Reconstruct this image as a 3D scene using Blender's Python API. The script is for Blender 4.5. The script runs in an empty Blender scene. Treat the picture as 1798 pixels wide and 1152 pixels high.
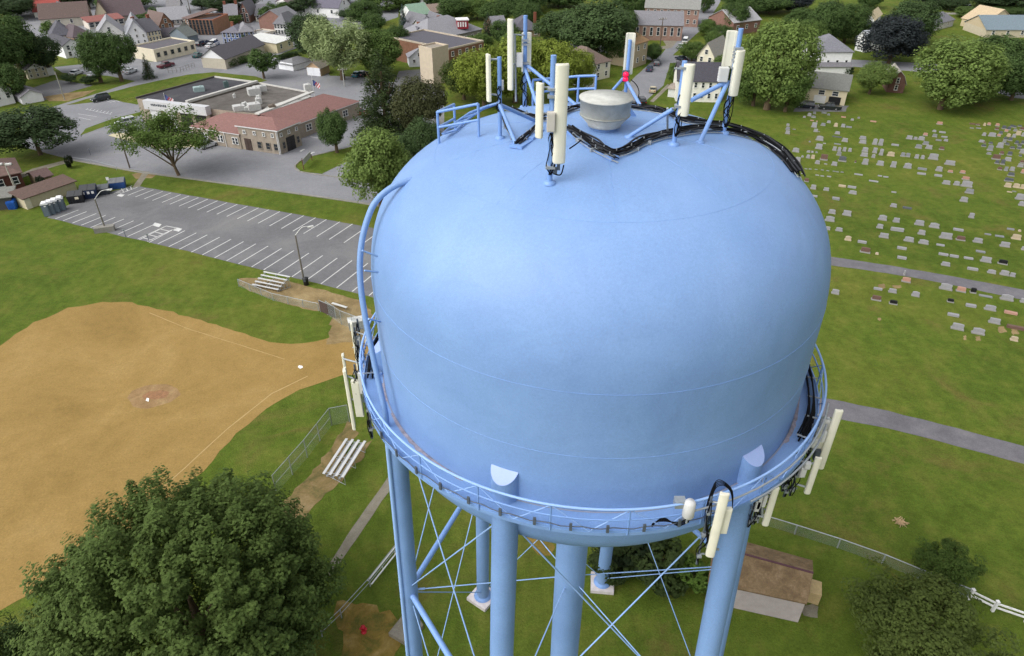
import bpy, math, random
import numpy as np
from mathutils import Vector, Matrix
PI=math.pi
C=bpy.context.scene.collection
SC=bpy.context.scene
# ------------------------------------------------------------------ camera, world, sun, exposure
F=1220.0; PITCH=math.radians(33.777); CZ=50.5
cd=bpy.data.cameras.new('camera'); cam=bpy.data.objects.new('camera',cd); C.objects.link(cam)
cd.sensor_fit='HORIZONTAL'; cd.sensor_width=36; cd.lens=36*F/1798; cd.clip_start=.5; cd.clip_end=6000
cam.location=(0,0,CZ); cam.rotation_euler=(PI/2-PITCH,0,0); SC.camera=cam
w=bpy.data.worlds.new('World'); SC.world=w; w.use_nodes=True
nt=w.node_tree; bg=nt.nodes['Background']; sky=nt.nodes.new('ShaderNodeTexSky'); sky.sky_type='NISHITA'
SUN_EL=46; SUN_AZ=-120   # degrees; azimuth measured from +Y towards +X
sky.sun_disc=False; sky.sun_elevation=math.radians(SUN_EL); sky.sun_rotation=math.radians(SUN_AZ)
sky.air_density=1.0; sky.dust_density=4.0; sky.ozone_density=.6
hs=nt.nodes.new('ShaderNodeHueSaturation'); hs.inputs['Saturation'].default_value=.15
nt.links.new(sky.outputs[0],hs.inputs['Color']); nt.links.new(hs.outputs[0],bg.inputs['Color']); bg.inputs['Strength'].default_value=.15
sl=bpy.data.lights.new('sun','SUN'); sl.energy=.75; sl.angle=math.radians(80); sl.color=(1,.97,.92)
so=bpy.data.objects.new('sun',sl); C.objects.link(so)
sd=Vector((math.sin(math.radians(SUN_AZ))*math.cos(math.radians(SUN_EL)),math.cos(math.radians(SUN_AZ))*math.cos(math.radians(SUN_EL)),math.sin(math.radians(SUN_EL))))
so.rotation_euler=sd.to_track_quat('Z','Y').to_euler(); so.location=(0,0,120)
SC.view_settings.view_transform='Standard'; SC.view_settings.look='None'; SC.view_settings.gamma=1; SC.view_settings.exposure=0.63
# ------------------------------------------------------------------ survey helpers (photo pixel -> place on the ground / on a plane)
cp,sp=math.cos(PITCH),math.sin(PITCH)
def ray(x,y):
    a=(x-899)/F; b=(576-y)/F
    return Vector((a,cp+b*sp,-sp+b*cp))
def G(x,y,z=0.0):
    r=ray(x,y); t=(z-CZ)/r.z
    return Vector((r.x*t,r.y*t,z))
def at(x,y,Y):
    r=ray(x,y); t=Y/r.y
    return Vector((r.x*t,Y,CZ+r.z*t))
def proj(P):
    Z=P[2]-CZ; d=P[1]*cp-Z*sp; u=P[1]*sp+Z*cp
    return (899+F*P[0]/d,576-F*u/d,d)
def zat(P,py):           # height of the point straight above/below P that shows at picture row py
    b=(576-py)/F; ry=cp+b*sp; rz=-sp+b*cp
    return CZ+P[1]*rz/ry
def depth(P): return proj(P)[2]
TX,TY=3.37,25.62; TR=9.09; Z0=35.97; TB=6.33; TN=2.85
def trad(z):
    if z<=Z0: return TR
    q=(z-Z0)/TB
    return 0 if q>=1 else TR*(1-q**TN)**(1/TN)
def dome(x,y,off=0.0):
    r=ray(x,y); prev=None
    t=8.0; best=None;bd=1e9
    while t<60:
        P=Vector((r.x*t,r.y*t,CZ+r.z*t)); rr=math.hypot(P.x-TX,P.y-TY); 
        if P.z<Z0: g=rr/(TR+off)
        else: g=((rr/(TR+off))**TN+((P.z-Z0)/(TB+off))**TN)**(1/TN)
        if g<=1.0: return P
        if g<bd: bd=g;best=P.copy()
        t+=.03
    return best
def cyl(x,y,R):
    r=ray(x,y); a=r.x**2+r.y**2; b=-2*(r.x*TX+r.y*TY); c=TX**2+TY**2-R*R; q=b*b-4*a*c
    t=(-b-math.sqrt(q))/2/a if q>0 else -b/2/a
    return Vector((r.x*t,r.y*t,CZ+r.z*t))
# ------------------------------------------------------------------ materials
def lin(h):
    h=h.lstrip('#'); v=[int(h[i:i+2],16)/255 for i in (0,2,4)]
    return tuple(((c+.055)/1.055)**2.4 if c>.04045 else c/12.92 for c in v)+(1,)
MC={}
def M(h,rough=.7,var=.12,scale=3.0,bump=0.0,bscale=20.,metal=0.,spec=.4,h2=None,coords='Object',key=''):
    k=(h,rough,var,scale,bump,bscale,metal,h2,key)
    if k in MC: return MC[k]
    m=bpy.data.materials.new('paint_'+h.strip('#')); m.use_nodes=True; n=m.node_tree; b=n.nodes['Principled BSDF']
    b.inputs['Roughness'].default_value=rough; b.inputs['Metallic'].default_value=metal; b.inputs['Specular IOR Level'].default_value=spec
    c=lin(h); tc=n.nodes.new('ShaderNodeTexCoord'); no=n.nodes.new('ShaderNodeTexNoise'); no.inputs['Scale'].default_value=scale; no.inputs['Detail'].default_value=6; no.inputs['Roughness'].default_value=.65
    n.links.new(tc.outputs[coords],no.inputs['Vector'])
    mx=n.nodes.new('ShaderNodeMix'); mx.data_type='RGBA'
    c2=lin(h2) if h2 else tuple(min(1,v*(1+var)) for v in c[:3])+(1,)
    c1=c if h2 else tuple(v*(1-var) for v in c[:3])+(1,)
    mx.inputs[6].default_value=c1; mx.inputs[7].default_value=c2
    rp=n.nodes.new('ShaderNodeMapRange'); rp.inputs['From Min'].default_value=.35; rp.inputs['From Max'].default_value=.65
    n.links.new(no.outputs['Fac'],rp.inputs['Value']); n.links.new(rp.outputs[0],mx.inputs[0]); n.links.new(mx.outputs[2],b.inputs['Base Color'])
    if bump:
        n2=n.nodes.new('ShaderNodeTexNoise'); n2.inputs['Scale'].default_value=bscale; n2.inputs['Detail'].default_value=4; n.links.new(tc.outputs[coords],n2.inputs['Vector'])
        bu=n.nodes.new('ShaderNodeBump'); bu.inputs['Strength'].default_value=1; bu.inputs['Distance'].default_value=bump
        n.links.new(n2.outputs['Fac'],bu.inputs['Height']); n.links.new(bu.outputs[0],b.inputs['Normal'])
    MC[k]=m; return m
def mnode(name):
    m=bpy.data.materials.new(name); m.use_nodes=True; n=m.node_tree; return m,n,n.nodes['Principled BSDF']
def noise(n,tc,scale,detail=5,rough=.6,out='Object',dist=0):
    o=n.nodes.new('ShaderNodeTexNoise'); o.inputs['Scale'].default_value=scale; o.inputs['Detail'].default_value=detail; o.inputs['Roughness'].default_value=rough; o.inputs['Distortion'].default_value=dist
    n.links.new(tc.outputs[out],o.inputs['Vector']); return o
def ramp(n,src,pts):
    r=n.nodes.new('ShaderNodeValToRGB'); e=r.color_ramp.elements
    while len(e)<len(pts): e.new(.5)
    for i,(p,c) in enumerate(pts): e[i].position=p; e[i].color=lin(c) if isinstance(c,str) else (c,c,c,1)
    n.links.new(src,r.inputs[0]); return r
def mixc(n,fac,a,b,mode='MIX'):
    x=n.nodes.new('ShaderNodeMix'); x.data_type='RGBA'; x.blend_type=mode
    if isinstance(fac,float): x.inputs[0].default_value=fac
    else: n.links.new(fac,x.inputs[0])
    for i,v in ((6,a),(7,b)):
        if isinstance(v,str): x.inputs[i].default_value=lin(v)
        else: n.links.new(v,x.inputs[i])
    return x.outputs[2]
def grass_mat():
    m,n,b=mnode('grass'); tc=n.nodes.new('ShaderNodeTexCoord')
    a=noise(n,tc,.035,6,.62,dist=.4); f=noise(n,tc,.28,8,.72); g=noise(n,tc,6,4,.75)
    c1=ramp(n,a.outputs[0],[(.3,'#526521'),(.5,'#697d2c'),(.68,'#86873b')]).outputs[0]
    c2=ramp(n,f.outputs[0],[(.3,'#4a5d1d'),(.5,'#667a2e'),(.66,'#8a8843')]).outputs[0]
    c=mixc(n,.5,c1,c2)
    # worn straw patches
    p=noise(n,tc,.11,7,.7,dist=.8); pr=ramp(n,p.outputs[0],[(.54,0.0),(.68,.8)]).outputs[0]
    c=mixc(n,pr,c,'#7c743e')
    g2=noise(n,tc,1.1,6,.8); gs=ramp(n,g2.outputs[0],[(.32,.66),(.68,1.0)]).outputs[0]; gr=ramp(n,g.outputs[0],[(.3,.6),(.7,1.0)]).outputs[0]
    c=mixc(n,1.0,c,gr,'MULTIPLY'); c=mixc(n,1.0,c,gs,'MULTIPLY')
    wv=n.nodes.new('ShaderNodeTexWave'); wv.inputs['Scale'].default_value=.16; wv.inputs['Distortion'].default_value=2.5; wv.inputs['Detail'].default_value=2; n.links.new(tc.outputs['Object'],wv.inputs['Vector']); wr=ramp(n,wv.outputs['Fac'],[(.2,.95),(.8,1.0)]).outputs[0]; c=mixc(n,1.0,c,wr,'MULTIPLY')
    n.links.new(c,b.inputs['Base Color']); b.inputs['Roughness'].default_value=.95; b.inputs['Specular IOR Level'].default_value=.1
    bu=n.nodes.new('ShaderNodeBump'); bu.inputs['Distance'].default_value=.15; bu.inputs['Strength'].default_value=.8; n.links.new(g.outputs[0],bu.inputs['Height']); n.links.new(bu.outputs[0],b.inputs['Normal'])
    return m
def mott(name,cols,s1,s2,rough=.9,bump=.02):
    m,n,b=mnode(name); tc=n.nodes.new('ShaderNodeTexCoord')
    a=noise(n,tc,s1,7,.65,dist=.5); g=noise(n,tc,s2,5,.8)
    c=ramp(n,a.outputs[0],[(.32,cols[0]),(.5,cols[1]),(.68,cols[2])]).outputs[0]
    gr=ramp(n,g.outputs[0],[(.3,.66),(.7,1.0)]).outputs[0]; g2=noise(n,tc,s2*.2,6,.8); gs=ramp(n,g2.outputs[0],[(.3,.8),(.7,1.0)]).outputs[0]
    c=mixc(n,1.0,c,gr,'MULTIPLY'); c=mixc(n,1.0,c,gs,'MULTIPLY'); n.links.new(c,b.inputs['Base Color']); b.inputs['Roughness'].default_value=rough; b.inputs['Specular IOR Level'].default_value=.2
    bu=n.nodes.new('ShaderNodeBump'); bu.inputs['Distance'].default_value=bump; bu.inputs['Strength'].default_value=.7; n.links.new(g.outputs[0],bu.inputs['Height']); n.links.new(bu.outputs[0],b.inputs['Normal'])
    return m
GRASS=grass_mat()
ASPH=mott('asphalt_lot',['#717174','#7c7c7f','#8a8989'],.12,9)
ASPH2=mott('asphalt_street',['#85868b','#909196','#9c9c9e'],.08,7)
PATHM=mott('cemetery_asphalt',['#6c6a6e','#77757a','#838084'],.3,9)
CLAY=mott('infield_clay',['#957a44','#a4874f','#b2955d'],.07,5,bump=.01)
MOUND=mott('mound_clay',['#937650','#a1835c','#ad9268'],.6,6)
DIRT=mott('worn_dirt',['#7a6846','#94805a','#ab976f'],.35,5)
DIRTG=mott('patchy_dirt',['#5c5f33','#8a774f','#a08c66'],.5,4)
MULCH=mott('mulch',['#55602a','#8f783a','#a8915a'],.5,4)
CONC=mott('concrete',['#847e70','#918b7c','#9c968a'],.5,8)
CONC2=mott('concrete_pale',['#8c8982','#98958e','#a3a099'],.5,8)
WHITE=M('#dcdcdc',.6,.06)
LINE=mott('road_paint',['#d0d0cf','#e0e0de','#eaeae8'],1.5,10)
def blue_paint():
    m,n,b=mnode('tank_blue_paint'); tc=n.nodes.new('ShaderNodeTexCoord')
    a=noise(n,tc,.25,6,.6,dist=.3); c=ramp(n,a.outputs[0],[(.3,'#7596c8'),(.5,'#7b9dce'),(.7,'#82a3d3')]).outputs[0]
    g=noise(n,tc,12,5,.85); gr=ramp(n,g.outputs[0],[(.3,.82),(.7,1.0)]).outputs[0]; c=mixc(n,1.0,c,gr,'MULTIPLY')
    n.links.new(c,b.inputs['Base Color']); b.inputs['Roughness'].default_value=.5; b.inputs['Specular IOR Level'].default_value=.45
    l=noise(n,tc,.42,3,.5,dist=.5); bu=n.nodes.new('ShaderNodeBump'); bu.inputs['Distance'].default_value=.10; bu.inputs['Strength'].default_value=.8; n.links.new(l.outputs[0],bu.inputs['Height'])
    f=noise(n,tc,30,3,.7); b2=n.nodes.new('ShaderNodeBump'); b2.inputs['Distance'].default_value=.012; b2.inputs['Strength'].default_value=.6; n.links.new(f.outputs[0],b2.inputs['Height']); n.links.new(bu.outputs[0],b2.inputs['Normal'])
    n.links.new(b2.outputs[0],b.inputs['Normal']); return m
BLUE=blue_paint()
BLUE2=M('#7497cd',.45,.06,2.,spec=.5)
BLUE_L=M('#8fb0e0',.5,.03,2.)
RUSTB=M('#8c93a8',.7,0,2.5,h2='#8a8e9c')
BLACK=M('#0d0e11',.8,.2,spec=.15)
CREAM=M('#d9d6c4',.5,.04,2.)
GREYW=M('#c9c9c6',.5,.05,2.)
STEEL=M('#9aa0a4',.45,.1,4.,metal=.3)
DARKSTEEL=M('#565e68',.5,.15,4.,metal=.2)
GLASS=M('#232a31',.15,.2,2.,spec=.8)
BARK=M('#5b4d3c',.95,.25,6.,bump=.02,bscale=12)
def leafmat():
    m,n,b=mnode('foliage'); oi=n.nodes.new('ShaderNodeObjectInfo'); ge=n.nodes.new('ShaderNodeNewGeometry')
    r=ramp(n,ge.outputs['Random Per Island'],[(0.,.6),(.5,.9),(1.,1.0)]).outputs[0]
    c=mixc(n,1.0,oi.outputs['Color'],r,'MULTIPLY')
    n.links.new(c,b.inputs['Base Color']); b.inputs['Roughness'].default_value=.75; b.inputs['Specular IOR Level'].default_value=.15
    tr=n.nodes.new('ShaderNodeBsdfTranslucent'); n.links.new(c,tr.inputs['Color']); ms=n.nodes.new('ShaderNodeMixShader'); ms.inputs[0].default_value=.35
    n.links.new(b.outputs[0],ms.inputs[1]); n.links.new(tr.outputs[0],ms.inputs[2]); n.links.new(ms.outputs[0],n.nodes['Material Output'].inputs[0])
    return m
LEAF=leafmat()
def objmat(name,rough,spec,var,scale):
    m,n,b=mnode(name); oi=n.nodes.new('ShaderNodeObjectInfo'); tc=n.nodes.new('ShaderNodeTexCoord'); a=noise(n,tc,scale,5,.7)
    r=ramp(n,a.outputs[0],[(.3,1-var),(.7,1.0)]).outputs[0]; c=mixc(n,1.0,oi.outputs['Color'],r,'MULTIPLY'); n.links.new(c,b.inputs['Base Color'])
    b.inputs['Roughness'].default_value=rough; b.inputs['Specular IOR Level'].default_value=spec; return m
STONE=objmat('headstone_granite',.6,.4,.22,5.)
CARP=objmat('car_paint',.25,.7,.05,1.)
def chain():
    m,n,b=mnode('chain_link'); tc=n.nodes.new('ShaderNodeTexCoord'); b.inputs['Base Color'].default_value=lin('#9aa8a8'); b.inputs['Metallic'].default_value=.3; b.inputs['Roughness'].default_value=.5
    sep=n.nodes.new('ShaderNodeSeparateXYZ'); n.links.new(tc.outputs['UV'],sep.inputs[0])
    outs=[]
    for op in ('ADD','SUBTRACT'):
        a=n.nodes.new('ShaderNodeMath'); a.operation=op; n.links.new(sep.outputs[0],a.inputs[0]); n.links.new(sep.outputs[1],a.inputs[1])
        k=n.nodes.new('ShaderNodeMath'); k.operation='MULTIPLY'; k.inputs[1].default_value=7.; n.links.new(a.outputs[0],k.inputs[0])
        fr=n.nodes.new('ShaderNodeMath'); fr.operation='FRACT'; n.links.new(k.outputs[0],fr.inputs[0])
        lt=n.nodes.new('ShaderNodeMath'); lt.operation='LESS_THAN'; lt.inputs[1].default_value=.12; n.links.new(fr.outputs[0],lt.inputs[0]); outs.append(lt)
    mx=n.nodes.new('ShaderNodeMath'); mx.operation='MAXIMUM'; n.links.new(outs[0].outputs[0],mx.inputs[0]); n.links.new(outs[1].outputs[0],mx.inputs[1])
    n.links.new(mx.outputs[0],b.inputs['Alpha']); return m
CHAIN=chain()
def brickm(c1,c2,mort,s=2.2):
    k=('brick',c1,c2)
    if k in MC: return MC[k]
    m,n,b=mnode('brick_wall'); tc=n.nodes.new('ShaderNodeTexCoord'); no=noise(n,tc,1.2,6,.7); c=ramp(n,no.outputs[0],[(.3,c1),(.7,c2)]).outputs[0]
    g=noise(n,tc,9,4,.8); gr=ramp(n,g.outputs[0],[(.3,.7),(.7,1.0)]).outputs[0]; c=mixc(n,1.0,c,gr,'MULTIPLY')
    n.links.new(c,b.inputs['Base Color']); b.inputs['Roughness'].default_value=.9; MC[k]=m; return m
def roofm(h):
    return M(h,.9,.16,2.5,bump=.03,bscale=9.)
# ------------------------------------------------------------------ mesh builder
class MB:
    def __init__(s): s.v=[];s.f=[];s.m=[];s.sm=[];s.uv=None
    def add(s,vs,fs,mi=0,smooth=False):
        o=len(s.v); s.v+= [tuple(v) for v in vs]
        for f in fs: s.f.append(tuple(i+o for i in f)); s.m.append(mi); s.sm.append(smooth)
    def box(s,c,d,rz=0,mi=0,R=None):
        x,y,z=d[0]/2,d[1]/2,d[2]/2; co,si=math.cos(rz),math.sin(rz)
        vs=[]
        for a,b,e in ((-1,-1,-1),(1,-1,-1),(1,1,-1),(-1,1,-1),(-1,-1,1),(1,-1,1),(1,1,1),(-1,1,1)):
            px,py,pz=a*x,b*y,e*z
            if R is not None: q=R@Vector((px,py,pz)); px,py,pz=q
            vs.append((c[0]+px*co-py*si,c[1]+px*si+py*co,c[2]+pz))
        s.add(vs,[(0,3,2,1),(4,5,6,7),(0,1,5,4),(1,2,6,5),(2,3,7,6),(3,0,4,7)],mi)
    def tube(s,pts,r,seg=8,mi=0,cap=True,smooth=True):
        pts=[Vector(p) for p in pts]; rs=r if isinstance(r,(list,tuple)) else [r]*len(pts)
        vs=[];n=len(pts)
        a=None
        for i,p in enumerate(pts):
            t=(pts[min(i+1,n-1)]-pts[max(i-1,0)]).normalized()
            if a is None: a=t.cross(Vector((0,0,1)) if abs(t.z)<.9 else Vector((1,0,0))).normalized()
            else:
                a=a-t*a.dot(t); a=a.normalized() if a.length>1e-5 else t.orthogonal().normalized()
            b=t.cross(a).normalized()
            for k in range(seg):
                th=2*PI*k/seg; vs.append(p+(a*math.cos(th)+b*math.sin(th))*rs[i])
        fs=[]
        for i in range(n-1):
            for k in range(seg):
                k2=(k+1)%seg; fs.append((i*seg+k,i*seg+k2,(i+1)*seg+k2,(i+1)*seg+k))
        s.add(vs,fs,mi,smooth)
        if cap:
            s.add(vs[:seg],[tuple(range(seg))],mi); s.add(vs[-seg:],[tuple(range(seg))[::-1]],mi)
    def lathe(s,prof,seg=48,c=(0,0),mi=0,smooth=True):
        n=len(prof); vs=[]
        for r,z in prof:
            for k in range(seg):
                th=2*PI*k/seg; vs.append((c[0]+r*math.cos(th),c[1]+r*math.sin(th),z))
        fs=[]
        for i in range(n-1):
            for k in range(seg):
                k2=(k+1)%seg; fs.append((i*seg+k,i*seg+k2,(i+1)*seg+k2,(i+1)*seg+k))
        s.add(vs,fs,mi,smooth)
    def prism(s,poly,z0,z1,mi=0,mtop=None):
        n=len(poly); vs=[(p[0],p[1],z0) for p in poly]+[(p[0],p[1],z1) for p in poly]
        s.add(vs,[(i,(i+1)%n,(i+1)%n+n,i+n) for i in range(n)],mi); s.add(vs[n:],[tuple(range(n))],mi if mtop is None else mtop)
    def mesh(s,name,mats):
        me=bpy.data.meshes.new(name); me.from_pydata(s.v,[],s.f)
        for m in (mats if isinstance(mats,(list,tuple)) else [mats]): me.materials.append(m)
        me.polygons.foreach_set('material_index',s.m); me.polygons.foreach_set('use_smooth',s.sm); me.update(); return me
    def obj(s,name,mats,parent=None,loc=None,world=True):
        o=bpy.data.objects.new(name,s.mesh(name,mats)); C.objects.link(o)
        if parent is not None:
            o.parent=parent
            if world: o.matrix_parent_inverse=pinv(parent)
        if loc is not None: o.location=loc
        return o
def pinv(p):
    return (Matrix.Translation(p.location)@Matrix.Rotation(p.rotation_euler.z,4,'Z')).inverted()
def tag(o,label,cat=None,group=None,kind=None):
    if label: o['label']=label
    if cat: o['category']=cat
    if group: o['group']=group
    if kind: o['kind']=kind
    return o
def empty(name,loc,label,cat,group=None,rz=0):
    o=bpy.data.objects.new(name,None); C.objects.link(o); o.location=loc; o.rotation_euler=(0,0,rz); o.empty_display_size=.2
    return tag(o,label,cat,group)
def link(name,me,parent=None,loc=(0,0,0),rz=0,sc=(1,1,1),col=None):
    o=bpy.data.objects.new(name,me); C.objects.link(o); o.parent=parent; o.location=loc; o.rotation_euler=(0,0,rz); o.scale=sc
    if col: o.color=lin(col)
    return o
rnd=random.Random(7)
# ------------------------------------------------------------------ the ground and what is painted on it
def sheet(name,poly,z,mat,jit=0.,step=None,px=True,label=None,kind='structure',cat=None):
    P=[G(*p) for p in poly] if px else [Vector((p[0],p[1],0)) for p in poly]
    if step:
        Q=[]
        for i,a in enumerate(P):
            b=P[(i+1)%len(P)]; n=max(1,int((b-a).length/step))
            for k in range(n):
                q=a.lerp(b,k/n); Q.append(q+Vector((rnd.uniform(-jit,jit),rnd.uniform(-jit,jit),0)))
        P=Q
    me=bpy.data.meshes.new(name); me.from_pydata([(p.x,p.y,z) for p in P],[],[tuple(range(len(P)))]); me.materials.append(mat); me.update()
    if me.polygons[0].normal.z<0: me.flip_normals()
    o=bpy.data.objects.new(name,me); C.objects.link(o); tag(o,label,cat,None,kind); return o
gb=MB(); gb.add([(-3000,-200,0),(3000,-200,0),(3000,4000,0),(-3000,4000,0)],[(0,1,2,3)]); g=gb.obj('ground',GRASS); tag(g,'mown green grass of the park and cemetery',None,None,'structure')
sheet('parking_lot',[(83,382),(120,360),(150,350),(205,334),(243,327),(433,361),(620,394),(760,420),(760,548),(618,513),(440,469),(330,441),(215,415)],.012,ASPH,.08,2,label='grey asphalt parking lot with white stall lines')
sheet('street',[(40,258),(126,281),(325,313),(603,352),(780,378),(780,160),(640,136),(560,132),(455,126),(380,112),(330,118),(240,142),(165,166),(118,180),(80,192),(40,200)],.008,ASPH2,.05,3,label='pale grey asphalt street and yard around the brick station')
sheet('lawn',[(118,184),(165,170),(240,150),(330,131),(375,127),(450,134),(470,141),(440,150),(376,150),(240,184),(196,175),(135,183)],.02,GRASS,.2,2,label='grass bank behind the brick station')
sheet('lawn',[(140,238),(150,226),(190,211),(240,198),(262,193),(262,197),(200,217),(146,236)],.02,GRASS,.15,2,label='thin grass strip beside the station yard')
sheet('lawn',[(519,293),(521,286),(545,275),(600,262),(640,252),(700,262),(700,330),(620,315),(588,309),(560,305),(527,301)],.02,GRASS,.08,1.5,label='grass island with a small round tree by the driveway')
sheet('driveway',[(566,305),(612,283),(640,285),(640,300),(586,312)],.028,ASPH2,.1,2,label='asphalt drive crossing the grass island')
def curb(pts,wd=.18,h=.13,name='curb',mat=CONC2,label='pale concrete curb'):
    mb=MB(); P=[G(*p) for p in pts]
    for a,b in zip(P,P[1:]):
        d=b-a; mb.box(((a+b)/2)+Vector((0,0,h/2)),(d.length+.05,wd,h),math.atan2(d.y,d.x))
    return tag(mb.obj(name,mat),label,None,None,'structure')
curb([(126,281),(240,302),(325,313),(450,330),(603,352),(700,367)],.5,label='pale curb between the street and the grass strip')
curb([(700,331),(620,316),(588,311),(545,305),(527,302),(519,297),(518,291),(525,284),(545,275),(600,262)],.3,label='curved curb around the grass island')
# town paving
sheet('street',[(95,118),(150,112),(215,108),(272,108),(352,90),(362,98),(398,104),(450,100),(560,104),(580,134),(455,128),(380,114),(330,120),(262,137),(240,143),(190,133),(110,128)],.006,ASPH2,.1,3,label='asphalt lane and yards behind the station')
sheet('parking_lot',[(40,160),(100,140),(163,150),(120,163),(78,176),(50,172)],.016,ASPH,.1,2,label='small asphalt lot beside the stone house')
sheet('street',[(230,112),(350,92),(357,122),(400,124),(490,96),(560,70),(640,50),(700,30),(700,-10),(20,-10),(20,40),(60,62),(120,100)],.004,ASPH2,.3,4,label='asphalt of the town centre streets')
sheet('street',[(1090,215),(1165,150),(1175,118),(1178,100),(1240,44),(1262,8),(1282,-30),(1245,-30),(1215,25),(1180,70),(1160,98),(1148,105),(1115,135),(1040,215)],.01,ASPH2,.05,3,label='side street running away past the brick mill')
sheet('street',[(1130,84),(1160,96),(1230,100),(1225,112),(1160,110),(1120,100),(1000,85),(1000,76)],.006,ASPH2,.05,3,label='cross street by the brick mill')
sheet('pavement',[(1141,178),(1172,148),(1178,150),(1147,180)],.03,CONC,0,label='concrete pavement beside the side street')
sheet('pavement',[(1160,66),(1195,65),(1180,84),(1130,92),(1128,88),(1170,80)],.03,CONC,0,label='concrete pavement at the street corner')
sheet('street',[(1480,104),(1640,112),(1798,150),(1900,168),(1900,182),(1780,172),(1640,128),(1480,116)],.008,ASPH2,.1,3,label='street behind the white houses')
sheet('driveway',[(1392,196),(1400,182),(1490,186),(1484,196)],.012,ASPH,.2,1.5,label='driveway in front of the cream garage house')
sheet('street',[(1655,22),(1900,25),(1900,29),(1655,25)],.006,CONC2,.1,4,label='far pale road beyond the trees')
sheet('path',[(1380,440),(1459,451),(1560,466),(1660,483),(1798,509),(1900,530),(1900,548),(1798,527),(1660,498),(1560,480),(1459,466),(1380,452)],.012,PATHM,.06,1.5,label='upper asphalt path crossing the cemetery')
sheet('path',[(1380,690),(1454,700),(1560,722),(1680,752),(1798,783),(1900,812),(1900,846),(1798,815),(1680,783),(1560,752),(1454,733),(1380,722)],.012,PATHM,.06,1.5,label='lower asphalt path crossing the cemetery')
sheet('infield',[(-120,670),(0,605),(60,566),(120,541),(180,530),(230,531),(290,545),(380,570),(440,591),(475,602),(510,604),(550,599),(590,591),(640,585),(680,600),(680,640),(640,655),(600,660),(550,676),(500,697),(450,732),(400,777),(360,824),(300,878),(200,950),(100,1015),(0,1075),(-120,1150)],.012,CLAY,.22,1.2,label='sandy brown baseball infield')
sheet('mound',[(222,700),(232,686),(260,676),(292,674),(312,682),(316,694),(300,706),(262,718),(232,714)],.02,MOUND,.15,.8,label='reddish pitching circle of the infield')
sheet('mound_clay',[(248,695),(262,688),(284,685),(297,690),(292,698),(270,702),(252,701)],.026,M('#8a6648',.95,.2,3.),.1,.5,label='darker worn clay around the pitching rubber')
sheet('foul_line',[(262,550),(263,549),(330,577),(420,605),(500,630.5),(499,631.5),(420,606),(330,578)],.022,M('#a58b5c',.9,.1),.02,1,label='faint chalk line on the upper side of the infield')
sheet('foul_line',[(540,660),(541,661),(477.5,692),(400.5,753),(325.5,822),(290,854),(289,853),(324.5,821),(399.5,752),(476.5,691)],.022,M('#ac9364',.9,.1),.02,1,label='faint chalk line on the lower side of the infield')
sheet('dirt_patch',[(418,500),(422,489),(445,487),(500,492),(560,508),(585,513),(640,530),(660,560),(610,575),(575,570),(590,545),(540,545),(480,525),(440,512)],.014,DIRT,.2,.8,label='bare dirt around the upper bleachers')
sheet('dirt_patch',[(578,585),(585,560),(640,560),(640,600),(575,604)],.016,DIRT,.2,.8,label='bare dirt at the gap beside the dugout screen')
sheet('dirt_patch',[(612,740),(628,762),(600,800),(650,775),(640,800),(600,842),(545,895),(490,945),(440,960),(480,900),(540,840),(585,782)],.014,DIRTG,.25,.7,label='worn dirt strip behind the lower bleachers')
sheet('path',[(684,834),(700,838),(640,925),(590,1000),(578,1012),(574,996),(620,925)],.014,CONC,.04,1,label='narrow concrete walk beside the tower')
sheet('dirt_patch',[(590,1060),(640,1058),(690,1075),(712,1100),(690,1152),(640,1240),(560,1240),(600,1152),(610,1110),(585,1085)],.014,MULCH,.35,.7,label='yellow brown mulch patch below the tower')
sheet('dirt_patch',[(925,938),(960,935),(975,965),(945,978),(930,965)],.014,MULCH,.3,.7,label='straw coloured worn grass seen between tower legs')
sheet('dirt_patch',[(232,306),(245,303),(275,306),(268,313),(240,314)],.014,DIRT,.2,.8,label='bare soil beside the short walk')
sheet('path',[(232,330),(252,301),(263,302),(245,328)],.02,CONC,.03,1,label='short walk from the parking lot to the street')
sheet('path',[(-40,333),(20,312),(58,296),(112,282),(124,279),(126,284),(70,300),(25,318),(-40,342)],.016,CONC,.03,1,label='narrow walk beside the wooden pavilion')
sheet('dirt_patch',[(78,170),(112,164),(170,158),(150,168),(118,178),(85,178)],.02,DIRT,.2,1,label='gravel verge beside the small lot')
sheet('paved_apron',[(190,238),(200,234),(330,232),(345,242),(345,258),(280,262)],.02,M('#c2b898',.9,.1,1.),.05,2,label='pale concrete apron before the garage doors')
for q in ([(1540,500),(1552,498),(1556,506),(1545,508)],[(1566,502),(1580,500),(1584,505),(1570,507)],[(1752,575),(1762,573),(1768,583),(1755,585)],[(1775,578),(1785,576),(1790,586),(1778,588)],[(1540,560),(1546,558),(1548,562),(1543,563)],[(1690,590),(1696,588),(1698,596),(1692,597)],[(1712,592),(1720,590),(1722,598),(1714,599)]):
    sheet('dirt_patch',q,.012,DIRT,.12,.3,label='small bare soil patch at a grave in the cemetery')
sheet('parking_lot',[(700,125),(758,120),(765,160),(740,175),(690,150)],.014,ASPH,.1,2,label='small dark asphalt yard by the tan tower wall')
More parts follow.
